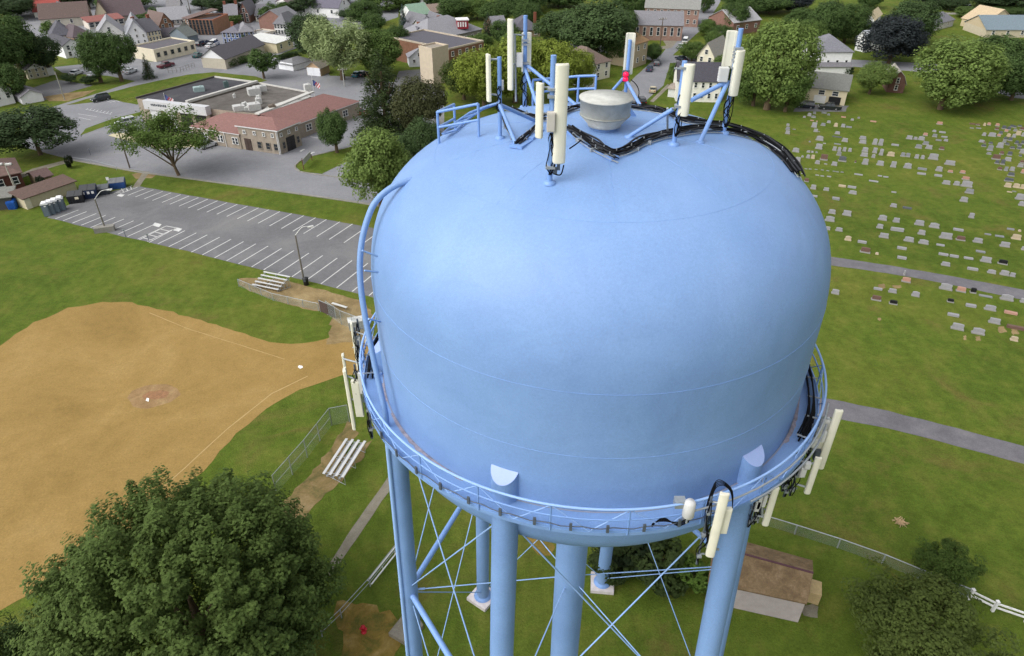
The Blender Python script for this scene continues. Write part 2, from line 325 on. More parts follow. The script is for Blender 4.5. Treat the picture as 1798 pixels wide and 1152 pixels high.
# painted parking lines
lb=MB()
def strip(mb,a,b,wd=.16,z=.02):
    a=G(*a); b=G(*b); d=(b-a).normalized(); n=Vector((-d.y,d.x,0))*wd/2
    vs=[a-n,a+n,b+n,b-n]; mb.add([(v.x,v.y,z) for v in vs],[(3,2,1,0)])
up_t=[241.6,255.5,269.3,285.7,300.3,317.6,332.2,348.6,365,381.8,398.9,416.9,434.9,453.9,472.2,491.4,512.1,533.3,554.1,573.2,596.6,618.9,645,672]
for x in up_t:
    y=328.7+.1717*(x-241.6); L=(1364-x); s=(40+ (x-241)*.052)/math.hypot(L,-101-y)*-1
    strip(lb,(x,y),(x+L*s*-0+ (x-1364)*abs(s)*.82,y+(y+101)*abs(s)*.82))
lo_b=[96.9,110.7,127.1,142.7,159.1,174,190,207,224,242,259,277,296.5,315,336,355.4,376.8,397.9,418.9,441.9,463,488.8,512.7,538,563.6,591.2,618.5,648,676]
for i,x in enumerate(lo_b):
    y=385.5+.2445*(x-96.9); s=(46+(x-97)*.055)/math.hypot(1364-x,-101-y)
    strip(lb,(x,y-1),(x+(1364-x)*s*.95,y-1+(-101-y)*s*.95))
# hatched bays
for a,b in (((245,421),(292,397)),((262,426),(310,400)),((292,397),(308,400)),((252,418),(268,422)),((260,412),(276,416)),((270,407),(286,411)),((280,402),(297,406))): strip(lb,a,b)
for a,b in (((200,340),(232,326)),((204,339),(213,337)),((213,331),(217,337)),((221,329),(224,335)),((229,327),(231,333))): strip(lb,a,b)
for q in ([(267,396),(272,391),(284,394),(279,399)],[(302,404),(308,399),(320,402),(314,407)],[(205,344),(209,341),(219,342),(214,346)]):
    P=[G(*p) for p in q]; lb.add([(p.x,p.y,.02) for p in P],[(0,1,2,3)])
# station yard stalls
for i in range(9): strip(lb,(196+i*7,180-i*.6),(180+i*7.6,177-i*.4+6-8),.12)
for i in range(8): strip(lb,(155+i*6,190+i*1.0),(151+i*6,193+i*1.0),.12)
strip(lb,(150,192),(195,201),.12); strip(lb,(137,200),(170,205),.12); strip(lb,(138,206),(160,211),.12)
strip(lb,(545,240),(566,244),.15); strip(lb,(560,232),(580,237),.15); strip(lb,(527,266),(534,262),.5); strip(lb,(545,270),(552,267),.5)
tag(lb.obj('road_markings',LINE),'white painted stall lines and hatched bays',None,None,'structure')
tag(sheet('home_plate',[(523,645),(525,642),(531,643),(532,646),(527,648)],.05,M('#e8e8e4',.6,.02),0,label=None,kind=None),'white base plate lying on the infield near the dugout','base plate')
tag(sheet('pitching_rubber',[(256,704),(258,699),(262,700),(261,706)],.05,M('#e8e8e4',.6,.02),0,label=None,kind=None),'small white pitching rubber in the reddish circle','pitching rubber')
# ------------------------------------------------------------------ the water tower
tower=empty('water_tower',(TX,TY,0),'huge pale blue water tower tank on six round legs with a catwalk','water tower')
ZF=31.75; ZR=50.5-17.62
def pol(r,deg,z): a=math.radians(deg); return Vector((TX+r*math.cos(a),TY+r*math.sin(a),z))
prof=[(0,27.0)]
for i in range(1,15):
    a=PI/2*i/14; prof.append((9.09*math.sin(a),31.6-4.9*math.cos(a)))
for z in np.linspace(31.7,Z0,10): prof.append((9.09,z))
for i in range(1,44):
    a=PI/2*i/44; zz=Z0+TB*math.sin(a)**1.0
    prof.append((trad(zz),zz))
for r in (1.5,.75,.01): prof.append((r,Z0+TB*(1-(r/TR)**TN)**(1/TN)))
prof=sorted(set(prof[15:]),key=lambda q:(q[1],-q[0])); prof=[(0.01,26.7)]+[(9.09*math.sin(PI/2*i/14),30.5-3.8*math.cos(PI/2*i/14)) for i in range(1,15)]+prof
mb=MB(); mb.lathe(prof,160,(TX,TY)); mb.obj('tank',BLUE,tower)
for nm,z,off in (('weld_seam',34.3,.004),('weld_seam',36.95,.004),('weld_seam',41.42,.004)):
    r=trad(z)+off; mb=MB(); mb.tube([pol(r,k*3,z) for k in range(121)],.008 if z<40 else .005,5,cap=False); mb.obj(nm,BLUE2,tower)
for deg in (-20,16,52,88,124,160,196,232,268,304):
    mb=MB(); pts=[]
    z=41.16
    while z>40.6: pts.append(pol(trad(z)+.004,deg,z)); z-=.1
    # meridian seam on the crown of the dome
    pts=[]
    for r in np.linspace(1.2,trad(41.42),8): pts.append(pol(r,deg,Z0+TB*(1-(r/TR)**TN)**(1/TN)+.004))
    mb.tube(pts,.006,4,cap=False); mb.obj('weld_seam',BLUE2,tower)
# catwalk
mb=MB(); mb.lathe([(9.1,ZF-.12),(9.1,ZF),(10.0,ZF),(10.0,ZF-.16),(9.95,ZF-.16),(9.95,ZF-.05),(9.1,ZF-.12)],160,(TX,TY),smooth=False); mb.obj('catwalk_floor',BLUE,tower)
mb=MB(); mb.lathe([(9.1,ZF-.125),(9.1,ZF-.35),(9.12,ZF-.35)],160,(TX,TY)); mb.obj('girder_web',BLUE2,tower)
mb=MB(); mb.lathe([(9.1,ZF+.01),(9.16,ZF+.012)],160,(TX,TY),smooth=False); mb.obj('base_joint',RUSTB,tower)
for a0,a1 in ((205,236),(322,348),(192,200)):
    mb=MB(); n=20; vs=[]
    for k in range(n+1):
        a=a0+(a1-a0)*k/n; e=.01+.1*abs(math.sin(k*1.7))*rnd.random(); vs+= [pol(9.10,a,ZF+.014),pol(9.2+e,a,ZF+.014)]
    mb.add(vs,[(2*k,2*k+1,2*k+3,2*k+2) for k in range(n)]); mb.obj('rust_stain',M('#8f8a94',.9,.3,3.),tower)
def ring(nm,r,z,rad,mat=BLUE_L,seg=6):
    mb=MB(); mb.tube([pol(r,k*2,z) for k in range(181)],rad,seg,cap=False); return mb.obj(nm,mat,tower)
ring('handrail',10.0,ZR,.05); ring('handrail',10.0,ZR-.5,.035,BLUE2)
mb=MB(); mb.lathe([(9.94,ZF+.1),(9.99,ZF+.1),(9.99,ZF)],160,(TX,TY),smooth=False); mb.obj('toe_board',BLUE2,tower)
for k in range(24):
    a=k*15+3; mb=MB(); mb.tube([pol(10,a,ZF-.1),pol(10,a,ZR)],.035,6); mb.obj('rail_post',BLUE2,tower)
    mb=MB(); mb.tube([pol(10.0,a,ZR-.02),pol(9.98,a+7.5,ZF+.02)],.022,5); mb.tube([pol(9.98,a+7.5,ZF+.02),pol(10.0,a+15,ZR-.02)],.022,5); mb.obj('rail_brace',BLUE_L,tower)
# conductor cable with clamps round the outside of the rail
for a0,a1 in ((196,292),):
    mb=MB(); mb.tube([pol(10.06,a0+k*2,ZF+.28+.05*math.sin(k*1.9)) for k in range(int((a1-a0)/2)+1)],.02,5); 
    for k in range(0,int((a1-a0)/7)):
        a=a0+7*k+3; mb.box(pol(10.08,a,ZF+.28),(.06,.1,.34),math.radians(a)); 
    mb.obj('rail_cable',DARKSTEEL,tower)
# legs, each a tapered column with its cap on the shell
LB={5:None,65:None,125:None,185:None,245:None,305:None}
bl=G(848,1050); br=G(1057,1026)
legs=[]
for deg,rt,base in ((185,8.85,pol(9.75,185,0)),(246.5,8.95,pol(10.7,246,0)),(305,8.95,pol(10.4,304.5,0)),(5,8.95,pol(10.6,5,0)),(64,8.9,br),(124,8.9,bl)):
    top=pol(rt,deg,32.5); base=Vector((base.x,base.y,.35)); legs.append((top,base))
    mb=MB(); mb.tube([base,top],[.5,.5],28); leg=mb.obj('leg',BLUE,tower)
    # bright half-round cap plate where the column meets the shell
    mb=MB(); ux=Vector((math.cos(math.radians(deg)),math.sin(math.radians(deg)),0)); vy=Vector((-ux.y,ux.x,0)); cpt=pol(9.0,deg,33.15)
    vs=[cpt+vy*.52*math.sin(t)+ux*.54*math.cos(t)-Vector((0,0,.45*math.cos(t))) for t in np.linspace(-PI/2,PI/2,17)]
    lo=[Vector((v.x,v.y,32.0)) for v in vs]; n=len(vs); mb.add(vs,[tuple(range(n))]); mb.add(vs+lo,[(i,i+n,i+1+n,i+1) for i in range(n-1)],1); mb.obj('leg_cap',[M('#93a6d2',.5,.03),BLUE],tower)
    mb=MB(); mb.box((base.x,base.y,.17),(1.9,1.9,.34),math.radians(deg+20),0); mb.obj('footing',M('#c9c2c2',.85,.1),tower)
    mb=MB(); mb.lathe([(.72,.345),(.72,.42),(.5,.6)],24,(base.x,base.y)); mb.obj('base_flange',BLUE2,tower)
def legat(i,z): t,b=legs[i%6]; return b.lerp(t,(z-.35)/(32.9-.35))
mb=MB(); mb.tube([(TX,TY,.3),(TX,TY,28)],.88,36); mb.obj('riser_pipe',BLUE,tower)
order=[0,1,2,3,4,5]; ZS=16.0
for i in range(6):
    j=(i+1)%6; a=legat(i,ZS); b=legat(j,ZS)
    mb=MB(); mb.tube([a,b],.17,12); mb.obj('ring_strut',BLUE2,tower)
    for p,q in ((legat(i,31),legat(j,ZS+.2)),(legat(j,31),legat(i,ZS+.2)),(legat(i,ZS-.2),legat(j,.8)),(legat(j,ZS-.2),legat(i,.8))):
        mb=MB(); m_=p.lerp(q,.5); mb.tube([p,q],.035,6); mb.obj('tie_rod',BLUE_L,tower)
    mb=MB(); d=(Vector((TX,TY,ZS))-a).normalized(); mb.tube([a+d*.4,Vector((TX,TY,ZS))-d*.8],.035,6); mb.tube([a+d*.5,a+d*.9],.07,6); mb.obj('spoke_rod',BLUE_L,tower)
    mb=MB(); mb.box(a,(.5,.7,.7),0); mb.obj('gusset',BLUE2,tower)
# conduit column strapped to the left leg
t,b=legs[0]; off=Vector((-.34,-.45,0)); mb=MB(); mb.tube([b+off,t.lerp(b,.02)+off],.11,10); mb.obj('conduit',BLUE_L,tower)
# caged ladder on the back left leg
mb=MB(); t,b=legs[5]; o=Vector((-.95,-.1,0))
for s_ in (-.18,.18): mb.tube([b.lerp(t,.42)+o+Vector((s_,0,0)),t+o+Vector((s_,0,-1))],.03,5)
for k in range(36):
    p=b.lerp(t,.42+.56*k/36)+o; mb.tube([p-Vector((.18,0,0)),p+Vector((.18,0,0))],.018,4,cap=False)
    if k%3==0: mb.tube([p+Vector((-.3*math.cos(q),.45*math.sin(q)-.3,0)) for q in np.linspace(0,PI*2,10)],.02,4,cap=False)
mb.obj('ladder',BLUE_L,tower)
mb=MB(); p=b.lerp(t,.42)+o+Vector((0,0,-.3)); mb.tube([p,p-Vector((0,0,.12))],.5,20); mb.obj('ladder_hatch',BLUE_L,tower)
# roof vent
va=dome(1057,212); VX,VY=TX+.05,TY; vz=Z0+TB
mb=MB(); mb.lathe([(.47,vz-.3),(.47,vz+.2)],32,(VX,VY)); mb.obj('vent_neck',BLUE,tower)
vm=M('#b3b4ae',.75,.16,2.0)
mb=MB(); mb.lathe([(.5,vz+.12),(.62,vz+.13),(.62,vz+.19),(.9,vz+.5),(.95,vz+1.1),(.98,vz+1.105),(.98,vz+1.16),(.0,vz+1.22)],48,(VX,VY)); vo=mb.obj('roof_vent',vm,tower)
mb=MB(); mb.lathe([(.9,vz+.52),(.93,vz+.52),(.935,vz+.55),(.9,vz+.55)],48,(VX,VY)); mb.obj('band',M('#8c908c',.7,.1),vo)
# overflow pipe arching down the left shoulder to the catwalk
pa=dome(724,311); pz=cyl(667,655,9.6); az0=math.atan2(pa.y-TY,pa.x-TX)%(2*PI); az1=math.atan2(pz.y-TY,pz.x-TX)%(2*PI)
pp=[pa+Vector((0,0,-.1))]
for k in range(1,26):
    f=k/25; z=pa.z+(ZF+.05-pa.z)*f; zz=max(z,30); az=az0+(az1-az0)*min(1,f*1.1)
    g=.5 if k>2 else .2*k; rr=trad(z); e=PI*.5
    # offset along the surface normal of the profile
    sl_=(trad(z+.02)-trad(z-.02))/.04 if z>Z0 else 0.; nn=1/math.hypot(1,sl_); r2=rr+g*nn; z2=z-sl_*nn*g
    pp.append(Vector((TX+r2*math.cos(az),TY+r2*math.sin(az),z2)))
mb=MB(); 
def smooth(P,n=5):
    out=[]
    for i in range(len(P)-1):
        p0=P[max(i-1,0)];p1=P[i];p2=P[i+1];p3=P[min(i+2,len(P)-1)]
        for k in range(n):
            t=k/n; out.append(.5*((2*p1)+(p2-p0)*t+(2*p0-5*p1+4*p2-p3)*t*t+(3*p1-3*p2+p3-p0)*t**3))
    out.append(P[-1]); return out
mb.tube(smooth(pp,3),.115,12); mb.obj('overflow_pipe',BLUE,tower)
for x,y,x2,y2 in ((636,440,663,450),(640,475,664,478),(647,560,668,565)):
    mb=MB(); mb.tube([cyl(x,y,9.6),cyl(x2,y2,9.09)],.035,5); mb.obj('pipe_bracket',BLUE_L,tower)
# guard rails on the dome
def rail_run(name,pts,tops,mid=True,r=.055):
    """pts: dome pixels of the posts, tops: picture rows of the post tops"""
    B=[dome(*p) for p in pts]; T=[Vector((b.x,b.y,zat(b,y))) for b,y in zip(B,tops)]
    mb=MB()
    for b,t in zip(B,T): mb.tube([b,t],r,6)
    for i in range(len(T)-1):
        mb.tube([T[i],T[i+1]],r,6)
        if mid: mb.tube([B[i].lerp(T[i],.5),B[i+1].lerp(T[i+1],.5)],r*.8,6)
    return mb.obj(name,BLUE2,tower)
def offgrade(name,P,h,r=.055,loop=False):
    mb=MB(); B=P; T=[p+Vector((0,0,h)) for p in P]
    for b,t in zip(B,T): mb.tube([b,t],r,6)
    for i in range(len(T)-1):
        mb.tube([T[i],T[i+1]],r,6); mb.tube([B[i].lerp(T[i],.52),B[i+1].lerp(T[i+1],.52)],r*.9,6)
    return mb.obj(name,BLUE2,tower)
q0=dome(771,252); q1=dome(841,240); q2=dome(799,222)
hh=zat(q0,197)-q0.z
offgrade('guard_rail',[Vector((q2.x,q2.y,q2.z-.3)),q0,q1],hh)
mb=MB(); R1=[dome(778,246),dome(800,226),dome(826,208),dome(858,196)]; 
for off in (0,1.0):
    mb.tube([p+Vector((off*.5,off*.5,.25)) for p in R1],.05,6)
for k in range(7):
    i=k/6*(len(R1)-1); a=R1[int(min(i,len(R1)-2))].lerp(R1[int(min(i,len(R1)-2))+1],i-int(min(i,len(R1)-2))); mb.box(a+Vector((.25,.25,.25)),(.7,.16,.04),.8)
mb.obj('roof_ladder',BLUE2,tower)
bk=[]
for k,(x,yt) in enumerate(((936,140),(954,139),(980,137),(1016,136),(1047,131))):
    Y=31.4-.25*abs(k-2); P=at(x,yt,Y); rr=math.hypot(P.x-TX,P.y-TY); zb=Z0+TB*(max(0,1-(min(rr,TR)/TR)**TN))**(1/TN); bk.append(Vector((P.x,P.y,zb)))
hb=zat(bk[2],137)-bk[2].z
offgrade('guard_rail',bk,hb)
mb=MB(); 
for p in (dome(1097,204),):
    mb.add([p+Vector((-.5,0,0)),p+Vector((.5,0,-.05)),p+Vector((-.1,0,.7)),p+Vector((-.5,.08,0)),p+Vector((.5,.08,-.05)),p+Vector((-.1,.08,.7))],[(0,1,2),(3,5,4),(0,2,5,3),(1,4,5,2)])
mb.obj('roof_gusset',BLUE2,tower)
# ------------------------------------------------------------------ antennas
def panelmesh(w,d,h,mat,back=True):
    mb=MB(); n=10; prof=[]
    for k in range(n+1):
        t=PI*k/n; prof.append((-math.cos(t)*w/2,-math.sin(t)**.7*d*.62))
    prof+= [(w/2,d*.38),(w*.3,d*.38),(w*.28,d*.26),(-w*.28,d*.26),(-w*.3,d*.38),(-w/2,d*.38)]
    # the last six make the channelled back
    c=len(prof); vs=[]
    rows=[(0,.9),(.012*h,1.),(h-.012*h,1.),(h,.9)]
    for z,s in rows: vs+=[(x*s,y*s,z) for x,y in prof]
    fs=[]
    for r in range(3):
        for k in range(c):
            k2=(k+1)%c; fs.append((r*c+k,r*c+k2,(r+1)*c+k2,(r+1)*c+k))
    mb.add(vs,fs,0,False); mb.add(vs[-c:],[tuple(range(c))]); mb.add(vs[:c],[tuple(range(c))[::-1]])
    return mb
def panel(parent,xt,yt,yb,wpx,Y,yaw=0,depthm=.16,mat=CREAM,name='panel_antenna',label=None,dpth=None):
    P=at(xt,yt,Y); zb=zat(P,yb); w=wpx*depth(Vector((P.x,P.y,P.z)))/F
    mb=panelmesh(w,dpth or max(.12,w*.45),P.z-zb,mat); R=Matrix.Rotation(math.radians(yaw),3,'Z')
    mb.v=[tuple(R@Vector(v)+Vector((P.x,P.y,zb))) for v in mb.v]
    o=mb.obj(name,mat,parent)
    if label: o['label']=label
    return o,P,zb,w
def rbox(parent,x0,y0,x1,y1,Y,dm=.2,mat=GREYW,name='radio_unit',yaw=0):
    P=at((x0+x1)/2,y0,Y); zb=zat(P,y1); w=(x1-x0)*depth(P)/F; h=P.z-zb
    mb=MB(); mb.box((P.x,P.y,(P.z+zb)/2),(w,dm,h),math.radians(yaw)); mb.box((P.x,P.y-dm*.5-.01,(P.z+zb)/2),(w*.86,.02,h*.9),math.radians(yaw))
    for k in range(5): mb.box((P.x,P.y,zb+h*(.12+.19*k)),(w+.02,dm*.9,.015),math.radians(yaw))
    return mb.obj(name,mat,parent)
def pole(parent,P,ytop,r,mat=BLUE2,name='pole',foot=True):
    z=zat(P,ytop); mb=MB(); mb.tube([P-Vector((0,0,.1)),(P.x,P.y,z)],r,12)
    if foot: mb.lathe([(r*2.4,P.z-.03),(r*2.4,P.z+.06),(r,P.z+.1)],12,(P.x,P.y))
    return mb.obj(name,mat,parent),z
def strut(parent,a,b,r=.06,mat=BLUE2,name='brace',foot=True):
    mb=MB(); mb.tube([a,b],r,8)
    if foot: mb.lathe([(.16,b.z-.04),(.16,b.z+.04),(.05,b.z+.06)],10,(b.x,b.y))
    return mb.obj(name,mat,parent)
def clamps(parent,P,zs,r=.11):
    for z in zs:
        mb=MB(); mb.box((P.x,P.y-.08,z),(.3,.22,.07)); mb.box((P.x,P.y,z),(.24,.24,.05)); mb.obj('clamp',STEEL,parent)
def cable(parent,pts,r=.022,mat=BLACK,name='cable',sm=True):
    mb=MB(); mb.tube(smooth([Vector(p) for p in pts],4) if sm else pts,r,6); return mb.obj(name,mat,parent)
def loops(parent,P,z0,z1,n=4,w=.25,name='cable',r=.018,dy=-.1):
    mb=MB()
    for k in range(n):
        pts=[Vector((P.x+rnd.uniform(-.05,.05),P.y+dy,z1))]
        for j in range(1,5): pts.append(Vector((P.x+rnd.uniform(-w,w),P.y+dy+rnd.uniform(-.1,.1),z1+(z0-z1)*j/5)))
        pts.append(Vector((P.x+rnd.uniform(-.05,.05),P.y+dy,z0))); mb.tube(smooth(pts,5),r,5)
    return mb.obj(name,BLACK,parent)
def top_mast(name,bx,by,yt,r,label,P=None):
    B=P or dome(bx,by); rt=empty(name,B,label,'antenna mast','antenna masts on the tank dome'); _,z=pole(rt,B,yt,r); return rt,B,z
# front mast with the big cream panel
m1,B1,z1=top_mast('antenna_mast',965,322,97,.085,'front blue mast on the dome with the longest cream panel')
_,P,zb,_=panel(m1,988,112,286,24,B1.y-.15,5,dpth=.2); panel(m1,948,145,242,15,B1.y-.05,-40); rbox(m1,961,197,975,230,B1.y-.22,.25,M('#b9b4ac',.7,.05))
clamps(m1,B1,[zat(B1,155),zat(B1,168),zat(B1,292)])
mb=MB(); mb.box((P.x,B1.y-.05,zb-.12),(.1,.1,.3)); mb.box((P.x-.1,B1.y-.05,zb-.3),(.12,.1,.22)); mb.obj('connector_block',DARKSTEEL,m1)
loops(m1,B1,zat(B1,305),zat(B1,232),5,.16); cable(m1,[at(966,300,B1.y),at(975,306,B1.y-.1),at(985,306,B1.y-.1),at(990,290,B1.y-.1)]); cable(m1,[at(1000,261,B1.y),at(1013,252,B1.y+.2),at(1020,246,B1.y+.6)])
mb=MB(); mb.tube([at(945,154,B1.y),at(985,152,B1.y)],.03,6); mb.tube([at(948,200,B1.y),at(970,198,B1.y)],.03,6); mb.obj('mounting_arm',STEEL,m1)
# left mast
m2,B2,z2=top_mast('antenna_mast',878,243,100,.075,'left blue mast on the dome carrying one white panel turned sideways')
panel(m2,857,95,178,12,B2.y-.1,-65); rbox(m2,874,141,884,158,B2.y+.1,.15,GREYW); mb=MB(); mb.tube([at(859,104,B2.y),at(876,104,B2.y)],.035,6); mb.tube([at(860,165,B2.y),at(876,167,B2.y)],.035,6); mb.obj('mounting_arm',STEEL,m2)
strut(m2,at(875,178,B2.y),dome(908,258),.07); strut(m2,at(878,184,B2.y),dome(942,213),.07); loops(m2,B2,zat(B2,195),zat(B2,150),3,.14)
# back mast, three panels
P3=at(921,190,31.0); rr=math.hypot(P3.x-TX,P3.y-TY); P3.z=Z0+TB*(max(0,1-(rr/TR)**TN))**(1/TN)
m3,B3,z3=top_mast('antenna_mast',0,0,27,.085,'tallest blue mast at the back of the dome with a long white panel',P3)
panel(m3,896,33,158,11,30.6,-25); panel(m3,925,57,126,17,31.3,170); rbox(m3,907,93,918,117,30.8,.2,GREYW)
clamps(m3,B3,[zat(B3,70),zat(B3,77),zat(B3,110)]); mb=MB(); mb.tube([at(899,60,30.8),at(921,62,30.9)],.03,6); mb.obj('mounting_arm',STEEL,m3); mb=MB(); mb.tube([at(899,112,30.8),at(921,113,30.9)],.03,6); mb.obj('mounting_arm',STEEL,m3)
mb=MB(); mb.tube([at(904,60,30.9),at(906,178,30.9)],.05,6); mb.obj('side_pipe',STEEL,m3)
strut(m3,at(922,112,31),dome(1012,185),.075); strut(m3,at(921,118,31),dome(945,190),.075); loops(m3,B3,zat(B3,190),zat(B3,125),4,.2)
mb=MB()
P4=at(1097,178,32.0); rr=math.hypot(P4.x-TX,P4.y-TY); P4.z=Z0+TB*(max(0,1-(rr/TR)**TN))**(1/TN)
m4,B4,z4=top_mast('antenna_mast',0,0,70,.08,'short mast behind the roof vent with a red beacon under its panel',P4)
panel(m4,1108,58,130,17,32.2,172); strut(m4,at(1096,135,32),at(1076,158,31.2),.06,foot=False); strut(m4,at(1100,142,32),dome(1128,192),.07)
mb=MB(); bp=at(1099,130,31.85)
RED=M('#d4144a',.25,.05); em=RED.node_tree.nodes['Principled BSDF']; em.inputs['Emission Color'].default_value=lin('#ff1040'); em.inputs['Emission Strength'].default_value=.5
for dz in (0,-.21): mb.lathe([(.0,bp.z+dz+.1),(.1,bp.z+dz+.06),(.12,bp.z+dz),(.12,bp.z+dz-.08),(.0,bp.z+dz-.1)],14,(bp.x,bp.y))
mb.obj('beacon',RED,m4); mb=MB(); mb.box((bp.x,bp.y+.05,bp.z-.1),(.32,.06,.5)); mb.obj('beacon_bracket',DARKSTEEL,m4)
cable(m4,[at(1108,140,32),at(1118,150,32),at(1122,165,31.8),at(1114,185,31.6)])
# right mast
m5,B5,z5=top_mast('antenna_mast',1183,254,107,.085,'right hand mast on the dome with a single rounded cream panel')
panel(m5,1211,112,203,19,B5.y-.1,-25,dpth=.22); strut(m5,at(1181,192,B5.y),dome(1104,240),.075)
clamps(m5,B5,[zat(B5,118),zat(B5,185)]); loops(m5,B5,zat(B5,238),zat(B5,165),6,.14); mb=MB(); mb.tube([at(1184,120,B5.y),at(1205,121,B5.y)],.03,6); mb.tube([at(1180,190,B5.y),at(1202,192,B5.y)],.03,6); mb.obj('mounting_arm',STEEL,m5)
mb=MB(); mb.tube([at(1172,190,B5.y+.2),dome(1172,236)],.04,6); mb.obj('side_pipe',STEEL,m5)
m6,B6,z6=top_mast('antenna_mast',1270,234,50,.09,'far right mast on the dome with two tall cream panels and a grey box')
panel(m6,1286,54,116,19,B6.y+.25,172,dpth=.16); panel(m6,1301,88,168,17,B6.y-.15,20,dpth=.2); rbox(m6,1264,118,1280,143,B6.y-.1,.22,GREYW)
clamps(m6,B6,[zat(B6,v) for v in (84,92,98,106,118)]); strut(m6,at(1278,143,B6.y),dome(1229,250),.085); strut(m6,at(1277,143,B6.y),at(1214,176,B5.y+1.5),.085,foot=False); loops(m6,B6,zat(B6,222),zat(B6,150),8,.16)
cable(m6,[at(1282,165,B6.y),at(1282,190,B6.y),at(1276,205,B6.y),at(1274,230,B6.y)],.018,M('#b9a33c',.6,.1))
# cable bundles lying on the dome
def bundle(label,pts,n=7,w=.28,r=.035,lift=.08):
    rt=empty('cable_bundle',dome(*pts[0]),label,'cable bundle','cable bundles on the tank dome')
    base=[dome(*p) for p in pts]
    for k in range(n):
        P=[]
        for i,b in enumerate(base):
            t=(base[min(i+1,len(base)-1)]-base[max(i-1,0)]); s=Vector((-t.y,t.x,0)).normalized() if t.length>0 else Vector((0,1,0))
            o=(k-(n-1)/2)/n*w; P.append(b+s*(o+rnd.uniform(-.04,.04))+Vector((0,0,lift+rnd.uniform(0,.12))))
        cable(rt,P,r*rnd.uniform(.7,1.15),BLACK if k%4 else M('#26282d',.7,.2))
    # support blocks under the bundle
    for i in range(1,len(base)-1):
        mb=MB(); mb.box(base[i]+Vector((0,0,.05)),(w*1.3,.08,.16),rnd.uniform(-.5,.5)); mb.obj('support_block',STEEL,rt)
        mb=MB(); mb.tube([base[i]+Vector((0,0,.02)),base[i]+Vector((0,0,.24))],.02,5); mb.obj('standoff',STEEL,rt)
    # pale carrier wire in front
    P=[b+Vector((0,-w*.75,.05)) for b in base]; cable(rt,P,.018,STEEL,'carrier_wire')
    return rt
bundle('thick black cable bundle sweeping from the front mast round the right shoulder',[(998,228),(1018,240),(1040,255),(1060,267),(1082,272),(1108,264),(1130,252),(1160,242),(1190,236),(1225,231),(1262,231),(1300,238),(1335,252),(1362,270),(1380,288),(1396,308)],9,.42,.032)
bundle('black cable bundle behind the vent running to the right hand masts',[(1095,190),(1120,192),(1150,196),(1175,202),(1195,212),(1225,217),(1262,222),(1300,230),(1340,246),(1372,268),(1392,292),(1402,312)],9,.42,.032)
bundle('short black cable bundle between the left mast and the front mast',[(907,259),(918,248),(932,236),(945,224)],5,.25,.03)
bundle('thin black cables behind the two front masts',[(880,190),(900,196),(925,204),(950,212),(975,208),(1000,196),(1022,192)],5,.3,.03)
bundle('loose thin cables beside the thick bundle near the front mast',[(1003,235),(1020,250),(1045,266),(1070,278),(1084,284)],4,.3,.018)
bundle('thin cables hanging from the left mast brace',[(880,196),(888,225),(900,245),(906,259)],3,.12,.022)
mb=MB(); ch=[dome(905,262),dome(925,246),dome(945,228)]
for a,b in zip(ch,ch[1:]):
    d=b-a; mb.box((a+b)/2+Vector((0,0,.04)),(d.length,.5,.1),math.atan2(d.y,d.x))
mb.obj('cable_tray',BLUE2,tower)
mb=MB(); ch=[dome(1003,232),dome(1040,260),dome(1080,282)]
for a,b in zip(ch,ch[1:]):
    d=b-a; mb.box((a+b)/2+Vector((0,0,.03)),(d.length,.35,.1),math.atan2(d.y,d.x))
mb.obj('cable_tray',BLUE2,tower)
# cables on the right hand and left hand parts of the catwalk
for lab,a0,a1,rr_ in (('black cables strapped inside the right side of the catwalk rail',-36,40,9.8),('black cables strapped inside the left side of the catwalk rail',150,193,9.8)):
    rt=empty('cable_bundle',pol(rr_,a0,ZF),lab,'cable bundle','cables along the catwalk')
    for k in range(7):
        cable(rt,[pol(rr_-.05*k-.02*math.sin(a*.3),a,ZF+.12+.16*(k%4)+.03*math.sin(a+k)) for a in np.arange(a0,a1+1,4)],.035,BLACK,sm=False)
    for a in np.arange(a0,a1,8):
        mb=MB(); mb.box(pol(rr_-.1,a,ZF+.4),(.5,.05,.05),math.radians(a)); mb.obj('cable_bracket',STEEL,rt)
# catwalk antenna assemblies
def rack(label,pan,poles,boxes,arms,group='antenna racks on the catwalk rail'):
    P0=at(*poles[0][:2],poles[0][3]); rt=empty('antenna_rack',P0,label,'antenna rack',group)
    for p in pan: panel(rt,*p)
    for x,yt,yb,Y in poles:
        P=at(x,yt,Y); zb=zat(P,yb); mb=MB(); mb.tube([P,(P.x,P.y,zb)],.045,8); mb.obj('pipe',DARKSTEEL,rt)
        for k in range(3):
            mb=MB(); z=zb+(P.z-zb)*(.15+.32*k); mb.box((P.x,P.y-.05,z),(.16,.16,.1)); mb.box((P.x+.12,P.y,z+.03),(.18,.05,.05)); mb.obj('clamp',STEEL,rt)
        loops(rt,P,zb+.1,P.z-.2,3,.16)
    for b in boxes: rbox(rt,*b)
    for (x0,y0,x1,y1,Y0,Y1) in arms:
        mb=MB(); mb.tube([at(x0,y0,Y0),at(x1,y1,Y1)],.045,6); mb.obj('mounting_arm',STEEL,rt)
    return rt
rack('left catwalk rack with a long white panel and a flat unit',[(605,648,752,14,25.2,-80),(602,622,645,9,26.2,-80)],[(633,635,770,24.9),(628,598,740,25.3),(622,640,700,25.0),(638,660,768,24.6)],[(616,668,630,730,24.9,.16,CREAM,'radio_unit'),(628,655,638,690,24.6,.15,GREYW)],[(608,660,640,672,25.2,25.0),(612,700,640,705,25.2,25.0),(603,630,640,640,26,25.5),(632,675,648,671,24.9,24.4)])
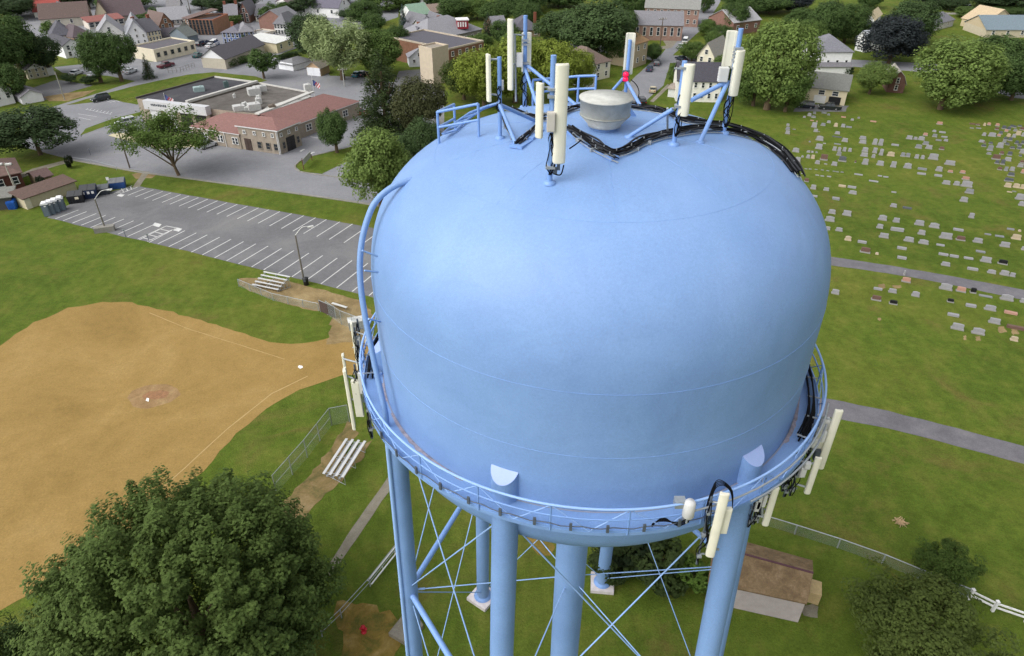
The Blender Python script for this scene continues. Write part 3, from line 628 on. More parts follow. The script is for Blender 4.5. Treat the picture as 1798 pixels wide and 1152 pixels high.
rack('rear left catwalk rack with a slim white panel behind the overflow pipe',[(617,567,648,9,28.4,-80)],[(627,560,640,28.6),(622,575,650,28.2)],[(625,592,632,612,28.2,.15,GREYW),(640,590,648,606,28,.2,GREYW)],[(616,580,640,588,28.4,28.2),(620,610,642,612,28.4,28)])
rack('right catwalk rack with the longest cream panel standing clear of the rail',[(1474,720,822,14,20.4,-10)],[(1440,735,822,20.9),(1428,745,830,20.7),(1416,755,838,20.5),(1408,765,842,20.4)],[(1418,760,1426,782,20.5,.15,GREYW),(1432,790,1442,806,20.5,.15,DARKSTEEL),(1446,757,1452,775,20.3,.12,GREYW),(1437,752,1456,790,20.7,.2,CREAM),(1427,770,1437,784,20.5,.15,GREYW),(1444,735,1458,752,20.7,.2,GREYW)],[(1436,730,1462,738,20.8,20.6),(1430,775,1455,790,20.8,20.5),(1437,728,1450,735,20.4,20.8)])
rack('right catwalk rack with a short cream panel below the longest one',[(1438,803,866,11,19.3,-10)],[(1412,790,870,19.6),(1400,795,872,19.4),(1392,800,862,19.3)],[(1407,820,1417,836,19.3,.15,GREYW),(1414,812,1424,822,19.3,.15,GREYW)],[(1400,808,1434,815,19.5,19.3),(1398,850,1424,858,19.5,19.3)])
rack('catwalk rack with a short cream panel in front of the right leg',[(1363,856,922,12,17.8,-10)],[(1344,840,920,18.1),(1334,850,925,17.9),(1352,838,905,18.2)],[(1342,868,1348,888,17.8,.14,GREYW),(1333,868,1340,892,17.8,.14,GREYW),(1328,878,1336,896,17.8,.14,GREYW)],[(1330,862,1360,868,18,17.8),(1328,905,1352,910,18,17.8),(1340,840,1338,905,17.9,17.9)])
rk=rack('front right catwalk rack with a broad cream panel looped by black cables',[(1273,866,976,17,15.8,-15)],[(1250,872,990,16.0)],[(1272,892,1286,935,15.9,.12,CREAM)],[(1245,880,1270,885,16.1,15.8),(1240,960,1262,965,16.1,15.8)])
PH=at(1250,880,16.0)
for k in range(5): cable(rk,[at(1244-k,960-6*k,16.1),at(1246-2*k,900,16.1),at(1254,862-3*k,16),at(1268,852-2*k,15.9),at(1282+k,862,15.9),at(1286,880+3*k,15.9)],.014)
# canister antenna on the rail
cn=empty('canister_antenna',at(1212,915,15.9),'small grey white canister antenna clamped to the front of the catwalk rail','antenna'); P=at(1213,879,15.85); zb=zat(P,906)
mb=MB(); r_=.19; mb.lathe([(.0,P.z),(r_*.7,P.z-.02),(r_,P.z-.12),(r_*1.08,zb+.05),(r_*.9,zb),(0,zb)],20,(P.x,P.y)); mb.obj('radome',M('#c2c2c0',.6,.06),cn)
mb=MB(); mb.tube([(P.x,P.y,zb),(P.x,P.y,zb-.35)],.04,6); mb.box((P.x,P.y+.08,zb-.2),(.3,.1,.08)); mb.obj('bracket',STEEL,cn); mb=MB(); mb.box((P.x-.3,P.y+.15,P.z-.25),(.35,.3,.3)); mb.obj('junction_box',STEEL,cn)
for k in range(4): cable(cn,[at(1210,910+2*k,15.9),at(1190,917+k*2,15.8),at(1165,915-k*2,15.8),at(1148,918+k,15.8),at(1145,925,15.8),at(1152,928+k,15.8)],.02)
mb=MB(); rp=empty('antenna_rail_pipe',cyl(1250,880,10.1),'steel pipe strapped along the right part of the catwalk handrail','pipe'); pts=[pol(10.18,a,ZR-.25) for a in range(-75,-20,5)]; mb.tube(pts,.04,6); mb.obj('pipe',STEEL,rp)
mb=MB(); mb.tube([pol(10.3,a,ZR-.6) for a in range(-62,-28,4)],.04,6); mb.obj('pipe',STEEL,rp)
# ------------------------------------------------------------------ trees
def leafquads(centers,normals,size,rs,asp=.7):
    n=len(centers); r=rs.normal(size=(n,3)); a=np.cross(normals,r); a/=np.linalg.norm(a,axis=1)[:,None]+1e-9; b=np.cross(normals,a)
    s=size*rs.uniform(.6,1.3,size=(n,1)); a=a*s; b=b*s*asp
    v=np.stack([centers-a,centers-b*.9,centers+a,centers+b*.9],1).reshape(-1,3); return v
def facemesh(name,v,mats):
    n=len(v)//4; me=bpy.data.meshes.new(name); me.vertices.add(len(v)); me.vertices.foreach_set('co',v.astype(np.float32).ravel())
    me.loops.add(4*n); me.loops.foreach_set('vertex_index',np.arange(4*n,dtype=np.int32)); me.polygons.add(n); me.polygons.foreach_set('loop_start',np.arange(0,4*n,4,dtype=np.int32))
    me.materials.append(mats); me.update(calc_edges=True); return me
def crownmesh(name,seed,clumps,per,ls,kind='round'):
    rs=np.random.default_rng(seed); V=[]
    nb=9 if kind!='open' else 7; bc=rs.normal(size=(nb,3)); bc/=np.linalg.norm(bc,axis=1)[:,None]; bc*=rs.uniform(.38,.62,size=(nb,1)); bc[:,2]=bc[:,2]*.85+.05; br=rs.uniform(.34,.52,size=nb); bc[0]=(0,0,.1); br[0]=.62
    if kind=='tuft': bc*=.55; br[:]=rs.uniform(.48,.6,size=nb); br[0]=.8
    if kind=='tuft':
        bc=bc[:1]*0; br=np.array([.86])
    d=np.zeros((clumps,3)); R=np.ones(clumps); C0=np.zeros((clumps,3)); wts=br**2/np.sum(br**2)
    for c in range(clumps):
        for _ in range(30):
            k=rs.choice(nb,p=wts) if kind!='tuft' else 0; u=rs.normal(size=3); u/=np.linalg.norm(u); q=bc[k]+u*br[k]*(1+.07*math.sin(u[0]*5+seed)*math.cos(u[1]*6)+.06*rs.normal() if kind=='tuft' else 1)
            if kind=='tuft' and (c==0 or np.min(np.linalg.norm(C0[:c]-q,axis=1))>.068): break
            if kind=='tuft': continue
            if np.all(np.linalg.norm(q-bc,axis=1)>br*.86): break
        C0[c]=q; d[c]=u*.6+q/(np.linalg.norm(q)+1e-6)*.5; d[c]/=np.linalg.norm(d[c])
    for c in range(clumps):
        cr=rs.uniform(.10,.22)*(1.2 if kind!='open' else .9)*(.64 if kind=='tuft' else 1); cen=C0[c]*(rs.uniform(.86,1.02) if rs.random()<(.8 if kind!='tuft' else .9) else rs.uniform(.45,.8))
        p=rs.normal(size=(per,3)); p/=np.linalg.norm(p,axis=1)[:,None]; p*=rs.uniform(.35,1,size=(per,1))**.5
        if kind=='tuft':
            # clump stretched outwards and upwards like a leafy shoot
            ax=d[c]*.75+np.array([0,0,.55]); ax/=np.linalg.norm(ax); t=rs.uniform(-.6,1.15,size=(per,1)); p=p*(1-.55*np.clip(t,0,1))*.75+ax*t*1.25
            nn=p-ax*0.2+ax*.5
        elif kind=='willow':
            p=p*np.array([.8,.8,1.5]); nn=p+np.array([0,0,.3])
        else: nn=p*.8+np.array([0,0,.45])+d[c]*.35
        q=cen+p*cr; nn=nn+rs.normal(size=nn.shape)*.35; nn/=np.linalg.norm(nn,axis=1)[:,None]
        V.append(leafquads(q,nn,ls,rs,.35 if kind=='willow' else .65))
    v=np.concatenate(V); return facemesh(name,v,LEAF)
def conemesh(name,seed,layers,per,ls):
    rs=np.random.default_rng(seed); V=[]
    for l in range(layers):
        f=l/(layers-1); z=-1+2*f; r=(1-f)**.85*(.85+.15*rs.random())+.03; nb=int(5+11*(1-f))
        for b in range(nb):
            a=rs.uniform(0,2*PI); L=r*rs.uniform(.7,1.1); n=max(6,int(per*L)); t=rs.uniform(.15,1,size=n)**.7
            p=np.stack([np.cos(a)*L*t,np.sin(a)*L*t,z-.16*L*t**1.6+rs.normal(size=n)*.02],1)+rs.normal(size=(n,3))*.045
            nn=np.stack([rs.normal(size=n)*.5,rs.normal(size=n)*.5,np.ones(n)],1); nn/=np.linalg.norm(nn,axis=1)[:,None]; V.append(leafquads(p,nn,ls,rs,.5))
    return facemesh(name,np.concatenate(V),LEAF)
def trunkmesh(name,seed,limbs=5):
    r=random.Random(seed); mb=MB(); mb.tube([(0,0,-.02),(.02,0,.3),(0,.03,.62),(.02,0,.85)],[.07,.05,.035,.015],10)
    for k in range(limbs):
        a=k*2*PI/limbs+r.uniform(-.4,.4); z0=r.uniform(.25,.5); L=r.uniform(.22,.4)
        mb.tube([(0,0,z0),(math.cos(a)*L*.5,math.sin(a)*L*.5,z0+.16),(math.cos(a)*L,math.sin(a)*L,z0+.36)],[.03,.02,.006],6)
    return mb.mesh(name,BARK)
CR={'far':[crownmesh('crown',s,110,45,.06) for s in (1,2,3)],'mid':[crownmesh('crown',s,210,80,.036) for s in (4,5,6)],
    'tuft':[crownmesh('crown',11,800,215,.0150,'tuft')],'near':[crownmesh('crown',64,120,190,.023,'open')],'willow':[crownmesh('crown',21,170,70,.05,'willow')],'cone':[conemesh('crown',31,26,60,.04),conemesh('crown',32,30,90,.035)],
    'bush':[crownmesh('crown',s,60,60,.075) for s in (41,42)],'open':[crownmesh('crown',51,46,70,.055,'open')]}
TM=[trunkmesh('trunk',s) for s in (1,2,3)]
tn=[0]
def tree(kind,x,yb,yt,wpx,col,label,cat='tree',group=None,name=None,low=.11,wz=None,zfac=1.0,tr=1.0):
    """trunk foot at picture (x,yb), crown top at row yt, crown width in photo pixels"""
    P=G(x,yb); H=zat(P,yt)
    # the crown's near edge also lifts the outline; shrink the height a little for wide crowns
    d=depth(P+Vector((0,0,H/2))); r=wpx*d/F/2; H=max(H-r*.10*(1 if kind!='cone' else .1),H*.7)*zfac*1.06; r*=1.12
    tn[0]+=1; k=tn[0]; nm=name or {'cone':'spruce_tree','willow':'willow_tree','bush':'bush'}.get(kind,'broadleaf_tree')
    if kind=='bush': low=.02
    if kind=='cone': low=.06
    e=empty(nm,P,label,cat,group,rz=rnd.uniform(0,6.28))
    ms=CR[kind]; zb=H*low; rz=(H-zb)/2
    link('crown',ms[k%len(ms)],e,(0,0,zb+rz),0,(r,r,rz),col)
    link('trunk',TM[k%3],e,(0,0,0),0,(H*.62*tr,H*.62*tr,H*.9))
    return e
GD='#536a3a'; GM='#61783e'; GL='#788d4b'; GY='#86953f'; GX='#465838'; GB='#51663e'; GW='#9dac78'; GP='#383e40'
g1='trees round the station and park'; g2='street trees in the town'; g3='trees behind the tower dome'; g4='trees along the cemetery edge'
T=tree
T('mid',72,272,178,150,GX,'large dark round tree left of the station street','tree',g1)
T('mid',592,268,190,55,GD,'small neat round tree on the grass island by the station','tree',g1)
T('far',464,138,82,50,GD,'small street tree in front of the beige garage','tree',g2)
T('cone',263,138,97,26,GX,'small dark spruce beside the maroon pickup','tree',g2)
T('mid',178,145,52,68,GD,'broad tree beside the white gabled house, left half of a close pair','tree',g2)
T('mid',214,143,54,66,GD,'broad tree beside the small spruce, right half of a close pair','tree',g2)
T('mid',42,138,14,98,GD,'tall tree towering over the stone house','tree',g2)
T('mid',90,130,56,66,GX,'dark tree just left of the white gabled house','tree',g2)
T('mid',8,160,34,100,GD,'tall dense tree at the left edge above the white houses','tree',g2)
T('mid',20,178,105,65,GD,'lower bushy tree at the left edge by the stone house','tree',g2)
T('far',95,70,35,32,GM,'small tree among the brown roofed shops','tree',g2)
T('far',125,146,128,26,GX,'low dark tree by the small parking lot','bush',g2,name='bush')
T('far',160,148,132,30,GX,'dark bush under the pair of broad trees','bush',g2,name='bush')
T('mid',547,112,20,86,GX,'tall dark tree left of the pale willow','tree',g2)
T('willow',602,140,24,112,GW,'pale grey green willow behind the tan garage','tree',g2,low=.06)
T('mid',668,132,42,88,GM,'mid green tree right of the willow','tree',g2,low=.05)
T('cone',678,232,98,120,'#465532','large loose spruce at the right end of the red roofed station','tree',g1)
T('mid',735,245,132,92,'#55593a','olive brown tree between the spruce and the tank','tree',g1,low=.1)
T('mid',672,372,214,120,GL,'light green tree over the end of the parking lot','tree',g1,low=.1)
T('mid',705,330,235,70,GB,'dull green tree squeezed between the light tree and the tank','tree',g1,low=.1)
T('mid',742,290,205,60,GB,'darker tree touching the left shoulder of the tank','tree',g1,low=.1)
T('mid',815,175,95,80,'#4b5a2a','olive tree just right of the tan tower wall','tree',g3,low=.08)
T('mid',850,190,82,90,GY,'yellow green tree behind the sideways white panel','tree',g3,low=.05)
T('mid',905,180,60,90,GY,'yellow green tree behind the tallest mast','tree',g3,low=.05)
T('mid',968,175,58,95,GY,'yellow green tree behind the front blue mast','tree',g3,low=.05)
T('mid',1012,165,85,60,GY,'small yellow green tree left of the brown hip roof','tree',g3,low=.05)
T('mid',1045,105,-8,150,GB,'very large tree behind the brown hip roofed house','tree',g3,low=.05)
T('mid',985,85,10,100,GB,'large tree left of the very large one behind the masts','tree',g3,low=.05)
T('mid',1085,110,48,60,GD,'tree filling the gap left of the short mast','tree',g3,low=.05)
T('mid',1145,108,74,34,GD,'small dark tree beside the utility pole at the street corner','tree',g3,low=.05)
T('mid',1186,150,106,34,GM,'small tree between the side street and the white house','tree',g3,low=.05)
T('mid',1214,108,72,46,GM,'bushy tree in front of the white gabled house','tree',g3,low=.02)
T('mid',1252,90,52,40,GM,'small tree up the side street by the white houses','tree',g3,low=.05)
T('mid',1288,55,-2,60,GD,'dark tree at the top of the side street','tree',g3,low=.05)
T('mid',1346,192,30,135,GL,'very large light green tree behind the far right mast','tree',g4,low=.04)
T('mid',1378,196,110,80,GM,'green tree overhanging the parked black cars','tree',g4,low=.04)
T('mid',1322,186,105,75,GM,'green tree right of the white two storey house','tree',g4,low=.04)
T('mid',1270,150,95,50,GM,'green tree in front of the white two storey house','tree',g4,low=.05)
T('mid',1440,80,0,75,GD,'green tree behind the grey hip roofed house','tree',g4,low=.05)
T('mid',1412,95,28,60,GM,'bright green tree left of the grey hip roofed house','tree',g4,low=.05)
T('mid',1482,75,2,70,GD,'tall green tree right behind the grey hip roofed house','tree',g4,low=.05)
T('mid',1505,70,30,45,GD,'small green tree beside the long white roof','tree',g4,low=.05)
T('mid',1560,112,16,118,GP,'huge dark purple leaved tree behind the white houses','tree',g4,low=.03)
T('mid',1600,80,-6,90,GB,'green tree behind the purple leaved tree','tree',g4,low=.05)
T('mid',1526,165,106,62,GL,'pale green tree left of the brick gambrel house','tree',g4,low=.1)
T('bush',1484,134,114,26,GX,'round dark bush at the porch of the hip roofed house','bush',g4)
T('mid',1650,192,60,150,GL,'broad light green tree right of the brick gambrel house','tree',g4,low=.04)
T('mid',1705,180,88,90,GM,'tree leaning out from the broad light green tree','tree',g4,low=.04)
T('mid',1745,140,52,110,GD,'dark tree in front of the blue roofed house','tree',g4,low=.04)
T('mid',1775,176,92,100,GD,'dense tree near the right edge above the cemetery','tree',g4,low=.04)
T('mid',1720,52,34,26,GD,'small round tree on the far lawn','tree',g4,low=.05)
T('mid',1700,30,8,60,GM,'tree line piece above the far lawn, left','tree',g4,low=.05)
T('cone',709,52,10,20,'#5d6f6c','blue grey spruce behind the green roofed house','tree',g2)
T('cone',857,62,24,26,'#4c5a44','grey green spruce right of the red cupola','tree',g2)
T('far',415,46,26,22,GM,'bright bush by the gabled brick house','tree',g2)
T('far',480,42,4,46,GD,'round tree in front of the white and red garages','tree',g2)
T('far',432,80,60,14,GX,'small dark tree in front of the blue house','tree',g2)
T('far',320,24,10,18,GM,'bush beside the steep grey roof','tree',g2)
T('far',283,36,10,44,GD,'tree at the end of the big brown roof','tree',g2)
T('far',258,42,22,32,GD,'low tree below the big brown roof','tree',g2)
T('mid',640,45,-5,60,GD,'tree right of the white gabled hall','tree',g2,low=.05)
T('mid',620,36,15,50,GX,'dark evergreen mass before the white gabled hall','tree',g2,low=.05)
T('mid',700,100,40,55,GD,'tree above the pale green house','tree',g2,low=.05)
T('mid',735,100,60,40,GX,'dark tree beside the pale green house','tree',g2,low=.05)
T('mid',800,38,-8,60,GD,'tree behind the tan cottage','tree',g2,low=.05)
T('mid',870,44,-2,60,GD,'tree behind the red cupola','tree',g2,low=.05)
T('mid',838,34,-8,60,GM,'tree straight above the red cupola','tree',g2,low=.05)
T('mid',920,48,2,60,GD,'tree behind the grey hip roof and the tall mast','tree',g2,low=.05)
for i,(x,yb,yt,wp,cl,lab) in enumerate([(20,32,-10,70,GX,'far dark tree in the top left corner'),(75,18,-22,60,GX,'far dark tree above the red roofed building'),(130,14,-24,60,GX,'far dark tree above the white gable'),(200,24,-12,44,GD,'far tree by the small white house at the top edge'),(240,14,-25,60,GD,'far tree above the big brown roof'),(385,20,-10,50,GX,'far dark tree above the brick gabled house'),(430,14,-20,50,GX,'far dark tree left of the round one'),(545,26,-12,50,GX,'far dark tree left of the white gabled hall'),(590,8,-22,50,GD,'far tree above the white gabled hall'),(680,18,-20,70,GM,'far tree above the blue grey spruce'),(725,8,-26,50,GD,'far tree left of the small white cottage at the top edge'),(780,10,-25,60,GD,'far tree right of the small white cottage at the top edge'),(915,20,-22,80,GD,'far tree at the top edge over the tall mast'),(980,12,-26,70,GD,'far tree at the top edge left of the very large tree'),(1110,26,-10,50,GD,'far tree left of the brick mill'),(1235,22,-12,26,GD,'far tree beside the brick mill'),(1300,20,-22,60,GD,'far tree at the top of the side street'),(1350,24,-14,70,GD,'far dark tree above the large light green tree'),(1395,20,-18,50,GP,'far purple tree above the grey hip roof'),(1520,14,-22,40,GD,'far dark tree by the top white roofs'),(1640,12,-22,60,GP,'far dark tree over the parked white van'),(1740,14,-18,70,GX,'far dark tree in the top right'),(1790,18,-14,60,GX,'far dark tree in the top right corner'),(1760,22,10,60,GD,'far low hedge tree beside the pale road'),(1665,18,-8,40,GX,'far tree at the left end of the far lawn')]):
    T('mid',x,yb,yt-3,wp*1.3,cl,lab,'tree','far trees along the top of the town',low=.04)
for a_ in ((882,80,30,54,GD,'tree between the grey spruce and the tallest mast'),(905,105,52,56,GM,'green tree right behind the tallest mast'),(846,92,56,46,GM,'green tree at the end of the flat roofed school wing'),(1240,62,30,36,GM,'small tree in front of the brick house with the cross gable'),(1262,78,42,44,GD,'dark tree below the brick house with the cross gable'),(1455,60,-2,60,GX,'dark tree over the grey hip roof, left'),(1400,60,8,56,GD,'tree above the large light green one'),(1590,62,14,60,GP,'dark tree right above the purple leaved one'),(355,16,-8,36,GX,'dark tree at the top right of the steep grey roof'),(500,28,0,34,GD,'tree just above the white and red garages'),(660,60,20,46,GD,'green tree right of the willow crown'),(1000,60,14,70,GM,'green tree left of the very large tree'),(1098,70,12,50,GD,'dark green tree left of the brick mill')):
    T('mid',a_[0],a_[1],a_[2],a_[3],a_[4],a_[5],'tree','trees filling the town gaps',low=.05)
# open young tree by the street, trunk splitting into visible limbs
P=G(314,308); e=empty('broadleaf_tree',P,'open airy tree with a forked bare trunk beside the parking lot','tree',g1); H=zat(P,200)
mb=MB(); r_=random.Random(5); tips=[]
mb.tube([(0,0,0),(-.25,0,1.6),(-.3,0,3.0)],[.28,.2,.17],9)
for k,(a,L,z1) in enumerate(((2.8,2.6,7.6),(3.4,4.6,6.6),(.3,3.4,6.2),(1.6,2.8,8.2),(5.0,3.0,7.4),(0.1,5.2,7.2),(2.2,4.2,9.2),(4.2,3.8,9.0),(3.1,6.0,8.6),(1.0,2.0,10))):
    tip=Vector((math.cos(a)*L-.3,math.sin(a)*L,z1)); mid=Vector((-.3,0,3)).lerp(tip,.5)+Vector((0,0,-.5 if k%2 else .4)); mb.tube(smooth([Vector((-.3,0,1.5+.15*k)),mid,tip],4),[.14-.10*q/8 for q in range(9)],6); tips+= [tip,mid.lerp(tip,.5)+Vector((r_.uniform(-1,1),r_.uniform(-1,1),.6))]
o=mb.obj('trunk',BARK,e,world=False); rs=np.random.default_rng(9); V=[]
for tp in tips:
    for q in range(7):
        cpt=np.array(tp)+rs.normal(size=3)*np.array([1.25,1.25,.8]); p=rs.normal(size=(120,3))*.46; nn=rs.normal(size=(120,3))*.6+np.array([0,0,1]); nn/=np.linalg.norm(nn,axis=1)[:,None]; V.append(leafquads(cpt+p,nn,.17,rs))
o=bpy.data.objects.new('crown',facemesh('crown',np.concatenate(V),LEAF)); C.objects.link(o); o.parent=e; o.color=lin('#637a3c'); e.scale=(1.28,1.28,H/11.2)
# big near trees
def bigtree(x,yc,zc,wpx,rz,col,label,kind='tuft',group='big trees at the bottom edge'):
    Pc=G(x,yc,zc); r=wpx*depth(Pc)/F/2; e=empty('broadleaf_tree',(Pc.x,Pc.y,0),label,'tree',group); link('crown',CR[kind][0],e,(0,0,zc),rnd.uniform(0,6),(r,r,rz),col)
    link('trunk',TM[1],e,(0,0,0),0,(zc*1.2,zc*1.2,zc*1.25)); return e
bigtree(330,1056,8.0,500,7.5,'#5c6f38','huge dense green tree in the lower left covering the infield corner')
bigtree(-30,1190,4.5,260,4.6,'#475a2e','dark leafy tree cut by the bottom left corner','near')
bigtree(1622,1105,3.8,310,3.9,'#586631','broad dark tree in the lower right beside the brown shed','near')
bigtree(1662,990,2.6,125,2.6,'#4a5e2a','smaller dark green tree behind the broad one by the white rail fence','near')
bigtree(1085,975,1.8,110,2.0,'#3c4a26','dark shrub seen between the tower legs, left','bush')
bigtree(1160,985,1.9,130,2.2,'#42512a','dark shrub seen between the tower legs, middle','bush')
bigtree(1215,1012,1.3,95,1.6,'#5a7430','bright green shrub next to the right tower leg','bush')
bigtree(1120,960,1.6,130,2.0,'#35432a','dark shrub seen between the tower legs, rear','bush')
# hedges
def hedge(pts,h,w_,col,label):
    P=[G(*p) for p in pts]; rt=empty('hedge',P[0],label,'hedge','clipped hedges'); rs=np.random.default_rng(3); V=[]
    for a,b in zip(P,P[1:]):
        n=int((b-a).length*260); t=rs.uniform(0,1,size=(n,1)); c=np.array(a)[None]*(1-t)+np.array(b)[None]*t; o=rs.normal(size=(n,3)); o/=np.linalg.norm(o,axis=1)[:,None]
        c=c+o*np.array([w_/2,w_/2,h/2])+np.array([0,0,h/2]); V.append(leafquads(c-np.array(P[0])[None],o,.16,rs))
    o=bpy.data.objects.new('foliage',facemesh('foliage',np.concatenate(V),LEAF)); C.objects.link(o); o.parent=rt; o.color=lin(col)
hedge([(402,119),(415,115)],2.2,2.0,GD,'left piece of the clipped hedge beside the beige garage')
hedge([(419,114),(440,108)],2.2,2.0,GD,'right piece of the clipped hedge beside the beige garage')
hedge([(490,106),(510,100),(528,98)],1.6,1.6,GX,'low dark hedge behind the white double garage')
# ------------------------------------------------------------------ buildings
def wmesh(w_,h,fr='#d9d9d6'):
    k=('win',round(w_,2),round(h,2),fr)
    if k in MC: return MC[k]
    mb=MB(); mb.box((0,0,0),(w_,.08,h),0,0); t=.09
    mb.box((0,-.03,h/2),(w_+2*t,.12,t),0,1); mb.box((0,-.05,-h/2),(w_+2*t+.1,.18,t),0,1); mb.box((-w_/2,-.03,0),(t,.12,h),0,1); mb.box((w_/2,-.03,0),(t,.12,h),0,1); mb.box((0,-.035,0),(w_,.09,.05),0,1)
    me=mb.mesh('window',[GLASS,M(fr,.6,.04)]); MC[k]=me; return me
def house(name,label,p1,p2,ytop,D=9,roof='x',rh=None,wall='#c9c7c0',rf='#55555a',win=(2,3),side=None,chim=None,cat='house',group='houses of the town',door=None,ovh=.35,gab=None,h=None,frame='#d9d9d6',ww=.9,wh=1.3,wm=None):
    A=G(*p1); B=G(*p2); u=B-A; W=u.length; ang=math.atan2(u.y,u.x); Mid=(A+B)/2
    h=h or zat(A,ytop); e=empty(name,(Mid.x,Mid.y,0),label,cat,group,rz=ang)
    x0,x1=-W/2,W/2; rh=rh if rh is not None else (D if roof=='x' else W)*.26
    wmt=wm or M(wall,.8,.07,1.2); gm=M(gab,.8,.05) if gab else wmt
    mb=MB(); mb.prism([(x0,0),(x1,0),(x1,D),(x0,D)],0,h)
    if roof=='x': 
        for x,fl in ((x0,0),(x1,1)): f=(0,1,2) if fl else (0,2,1); mb.add([(x,0,h),(x,D,h),(x,D/2,h+rh)],[f],1)
    if roof=='y':
        for y,fl in ((0,0),(D,1)): f=(0,1,2) if not fl else (0,2,1); mb.add([(x0,y,h),(x1,y,h),(0,y,h+rh)],[f],1)
    if roof=='gambrel':
        for y in (0,D): mb.add([(x0,y,h),(x1,y,h),(x1*.62,y,h+rh*.65),(0,y,h+rh),(x0*.62,y,h+rh*.65)],[(0,1,2,3,4)],1)
    mb.obj('wall',[wmt,gm],e,world=False)
    rm=roofm(rf); mb=MB(); o=ovh; t=.16
    def slab(q): 
        q=[Vector(v) for v in q]; n=(q[1]-q[0]).cross(q[2]-q[0]).normalized()
        if n.z<0: q=q[::-1]; n=-n
        lo=[v+Vector((0,0,.02)) for v in q]; hi=[v+Vector((0,0,t)) for v in q]; k=len(q)
        mb.add(lo+hi,[tuple(range(k))[::-1],tuple(range(k,2*k))]+[(i,(i+1)%k,(i+1)%k+k,i+k) for i in range(k)])
    if roof=='x':
        s_=rh/(D/2)*o; slab([(x0-o,-o,h-s_),(x1+o,-o,h-s_),(x1+o,D/2,h+rh),(x0-o,D/2,h+rh)]); slab([(x0-o,D+o,h-s_),(x1+o,D+o,h-s_),(x1+o,D/2,h+rh),(x0-o,D/2,h+rh)])
    elif roof=='y':
        s_=rh/(W/2)*o; slab([(x0-o,-o,h-s_),(x0-o,D+o,h-s_),(0,D+o,h+rh),(0,-o,h+rh)]); slab([(x1+o,-o,h-s_),(x1+o,D+o,h-s_),(0,D+o,h+rh),(0,-o,h+rh)])
    elif roof=='gambrel':
        a,b=.62*x1,h+rh*.65
        for sg in (-1,1): slab([(sg*(x1+o),-o,h-.2),(sg*(x1+o),D+o,h-.2),(sg*a,D+o,b),(sg*a,-o,b)]); slab([(sg*a,-o,b),(sg*a,D+o,b),(0,D+o,h+rh),(0,-o,h+rh)])
    elif roof=='hip':
        m=min(W,D)/2; rx0,rx1=(x0+m,x1-m) if W>=D else (0,0); ry0,ry1=(D/2,D/2) if W>=D else (m,D-m)
        c=[(x0-o,-o,h-.1),(x1+o,-o,h-.1),(x1+o,D+o,h-.1),(x0-o,D+o,h-.1)]; r0=(rx0,ry0,h+rh); r1=(rx1,ry1,h+rh)
        if W>=D: fs=[[c[0],c[1],r1,r0],[c[2],c[3],r0,r1],[c[1],c[2],r1],[c[3],c[0],r0]]
        else: fs=[[c[0],c[1],r0],[c[1],c[2],r1,r0],[c[2],c[3],r1],[c[3],c[0],r0,r1]]
        for f in fs: slab(f)
    elif roof=='shed': slab([(x0-o,-o,h),(x1+o,-o,h),(x1+o,D+o,h+rh),(x0-o,D+o,h+rh)])
    else:
        mb.box((0,D/2,h+.03),(W-.3,D-.3,.06)); p=.45
        mb.box((0,.12,h+p/2),(W+.1,.3,p),0,1); mb.box((0,D-.12,h+p/2),(W+.1,.3,p),0,1); mb.box((x0+.12,D/2,h+p/2),(.3,D-.6,p),0,1); mb.box((x1-.12,D/2,h+p/2),(.3,D-.6,p),0,1)
    ro=mb.obj('roof',[rm,M(gab or wall,.8,.05)],e,world=False)
    if chim:
        for cx,cy in chim:
            mb=MB(); mb.box((cx*W/2,cy*D,h+rh*.8),(.9,.7,1.9+rh*.4)); mb.box((cx*W/2,cy*D,h+rh*.8+1.0+rh*.2),(1.05,.85,.15)); mb.obj('chimney',M('#7c4a38',.9,.15,6.),ro,world=False)
    wmsh=wmesh(ww,wh,frame)
    def rows(n,hh): return [hh*(i+.55)/n for i in range(n)]
    if win:
        for z in rows(win[0],h):
            for k in range(win[1]):
                link('window',wmsh,e,(x0+W*(k+.5+ (0))/win[1],-.03,z+.15))
    if side:
        r_,c_,S=side
        for z in rows(r_,h):
            for k in range(c_):
                link('window',wmsh,e,((x0-.03) if S=='L' else (x1+.03),D*(k+.5)/c_,z+.15),-PI/2 if S=='L' else PI/2)
    if roof in('y','gambrel') and rh>1.8 and win: link('window',wmsh,e,(0,-.03,h+rh*.3))
    if door:
        for dx,dw,dh,dc in door:
            mb=MB(); mb.box((dx*W/2,-.04,dh/2),(dw,.1,dh))
            for q in range(3): mb.box((dx*W/2,-.1,dh*(q+.5)/3),(dw*.96,.04,dh/3-.08))
            mb.obj('door',M(dc,.6,.04),e,world=False)
    return e
BR=brickm('#7d5c50','#8f6c60','x'); BRO=brickm('#8c664e','#a07a60','y'); BRP=brickm('#8f6e62','#a58a7c','z')
def H(*a,**k): return house(*a,**k)
H('wooden_house','white gabled house with dark roof left of the broad pair of trees',(117,103),(151,97),81,13,'y',None,'#dddde0','#4b4a50',(2,2))
H('stone_house','tan stone house with a white gable at the left',(51,140),(86,134),123,11,'y',None,'#b3ab94','#4f4c50',(2,3),gab='#dcdcd8',ww=.6,wh=.8)
H('porch_annex','small white annex on the right of the tan stone house',(84,133),(97,131),123,5,'flat',0,'#dadad8','#99999a',None,cat='annex')
H('wooden_house','white house with grey roof at the left edge beside the shed',(-22,192),(28,181),165,9,'y',None,'#dcdcdc','#6a676c',(1,3))
H('garden_shed','plain white gabled shed near the left edge',(41,184),(78,177),171,8,'y',None,'#dcdbe0','#77747a',None,cat='shed')
H('commercial_building','long white building with a red roof at the top left',(62,31),(104,29),21,12,'x',None,'#dad9d4','#93453e',None,cat='building')
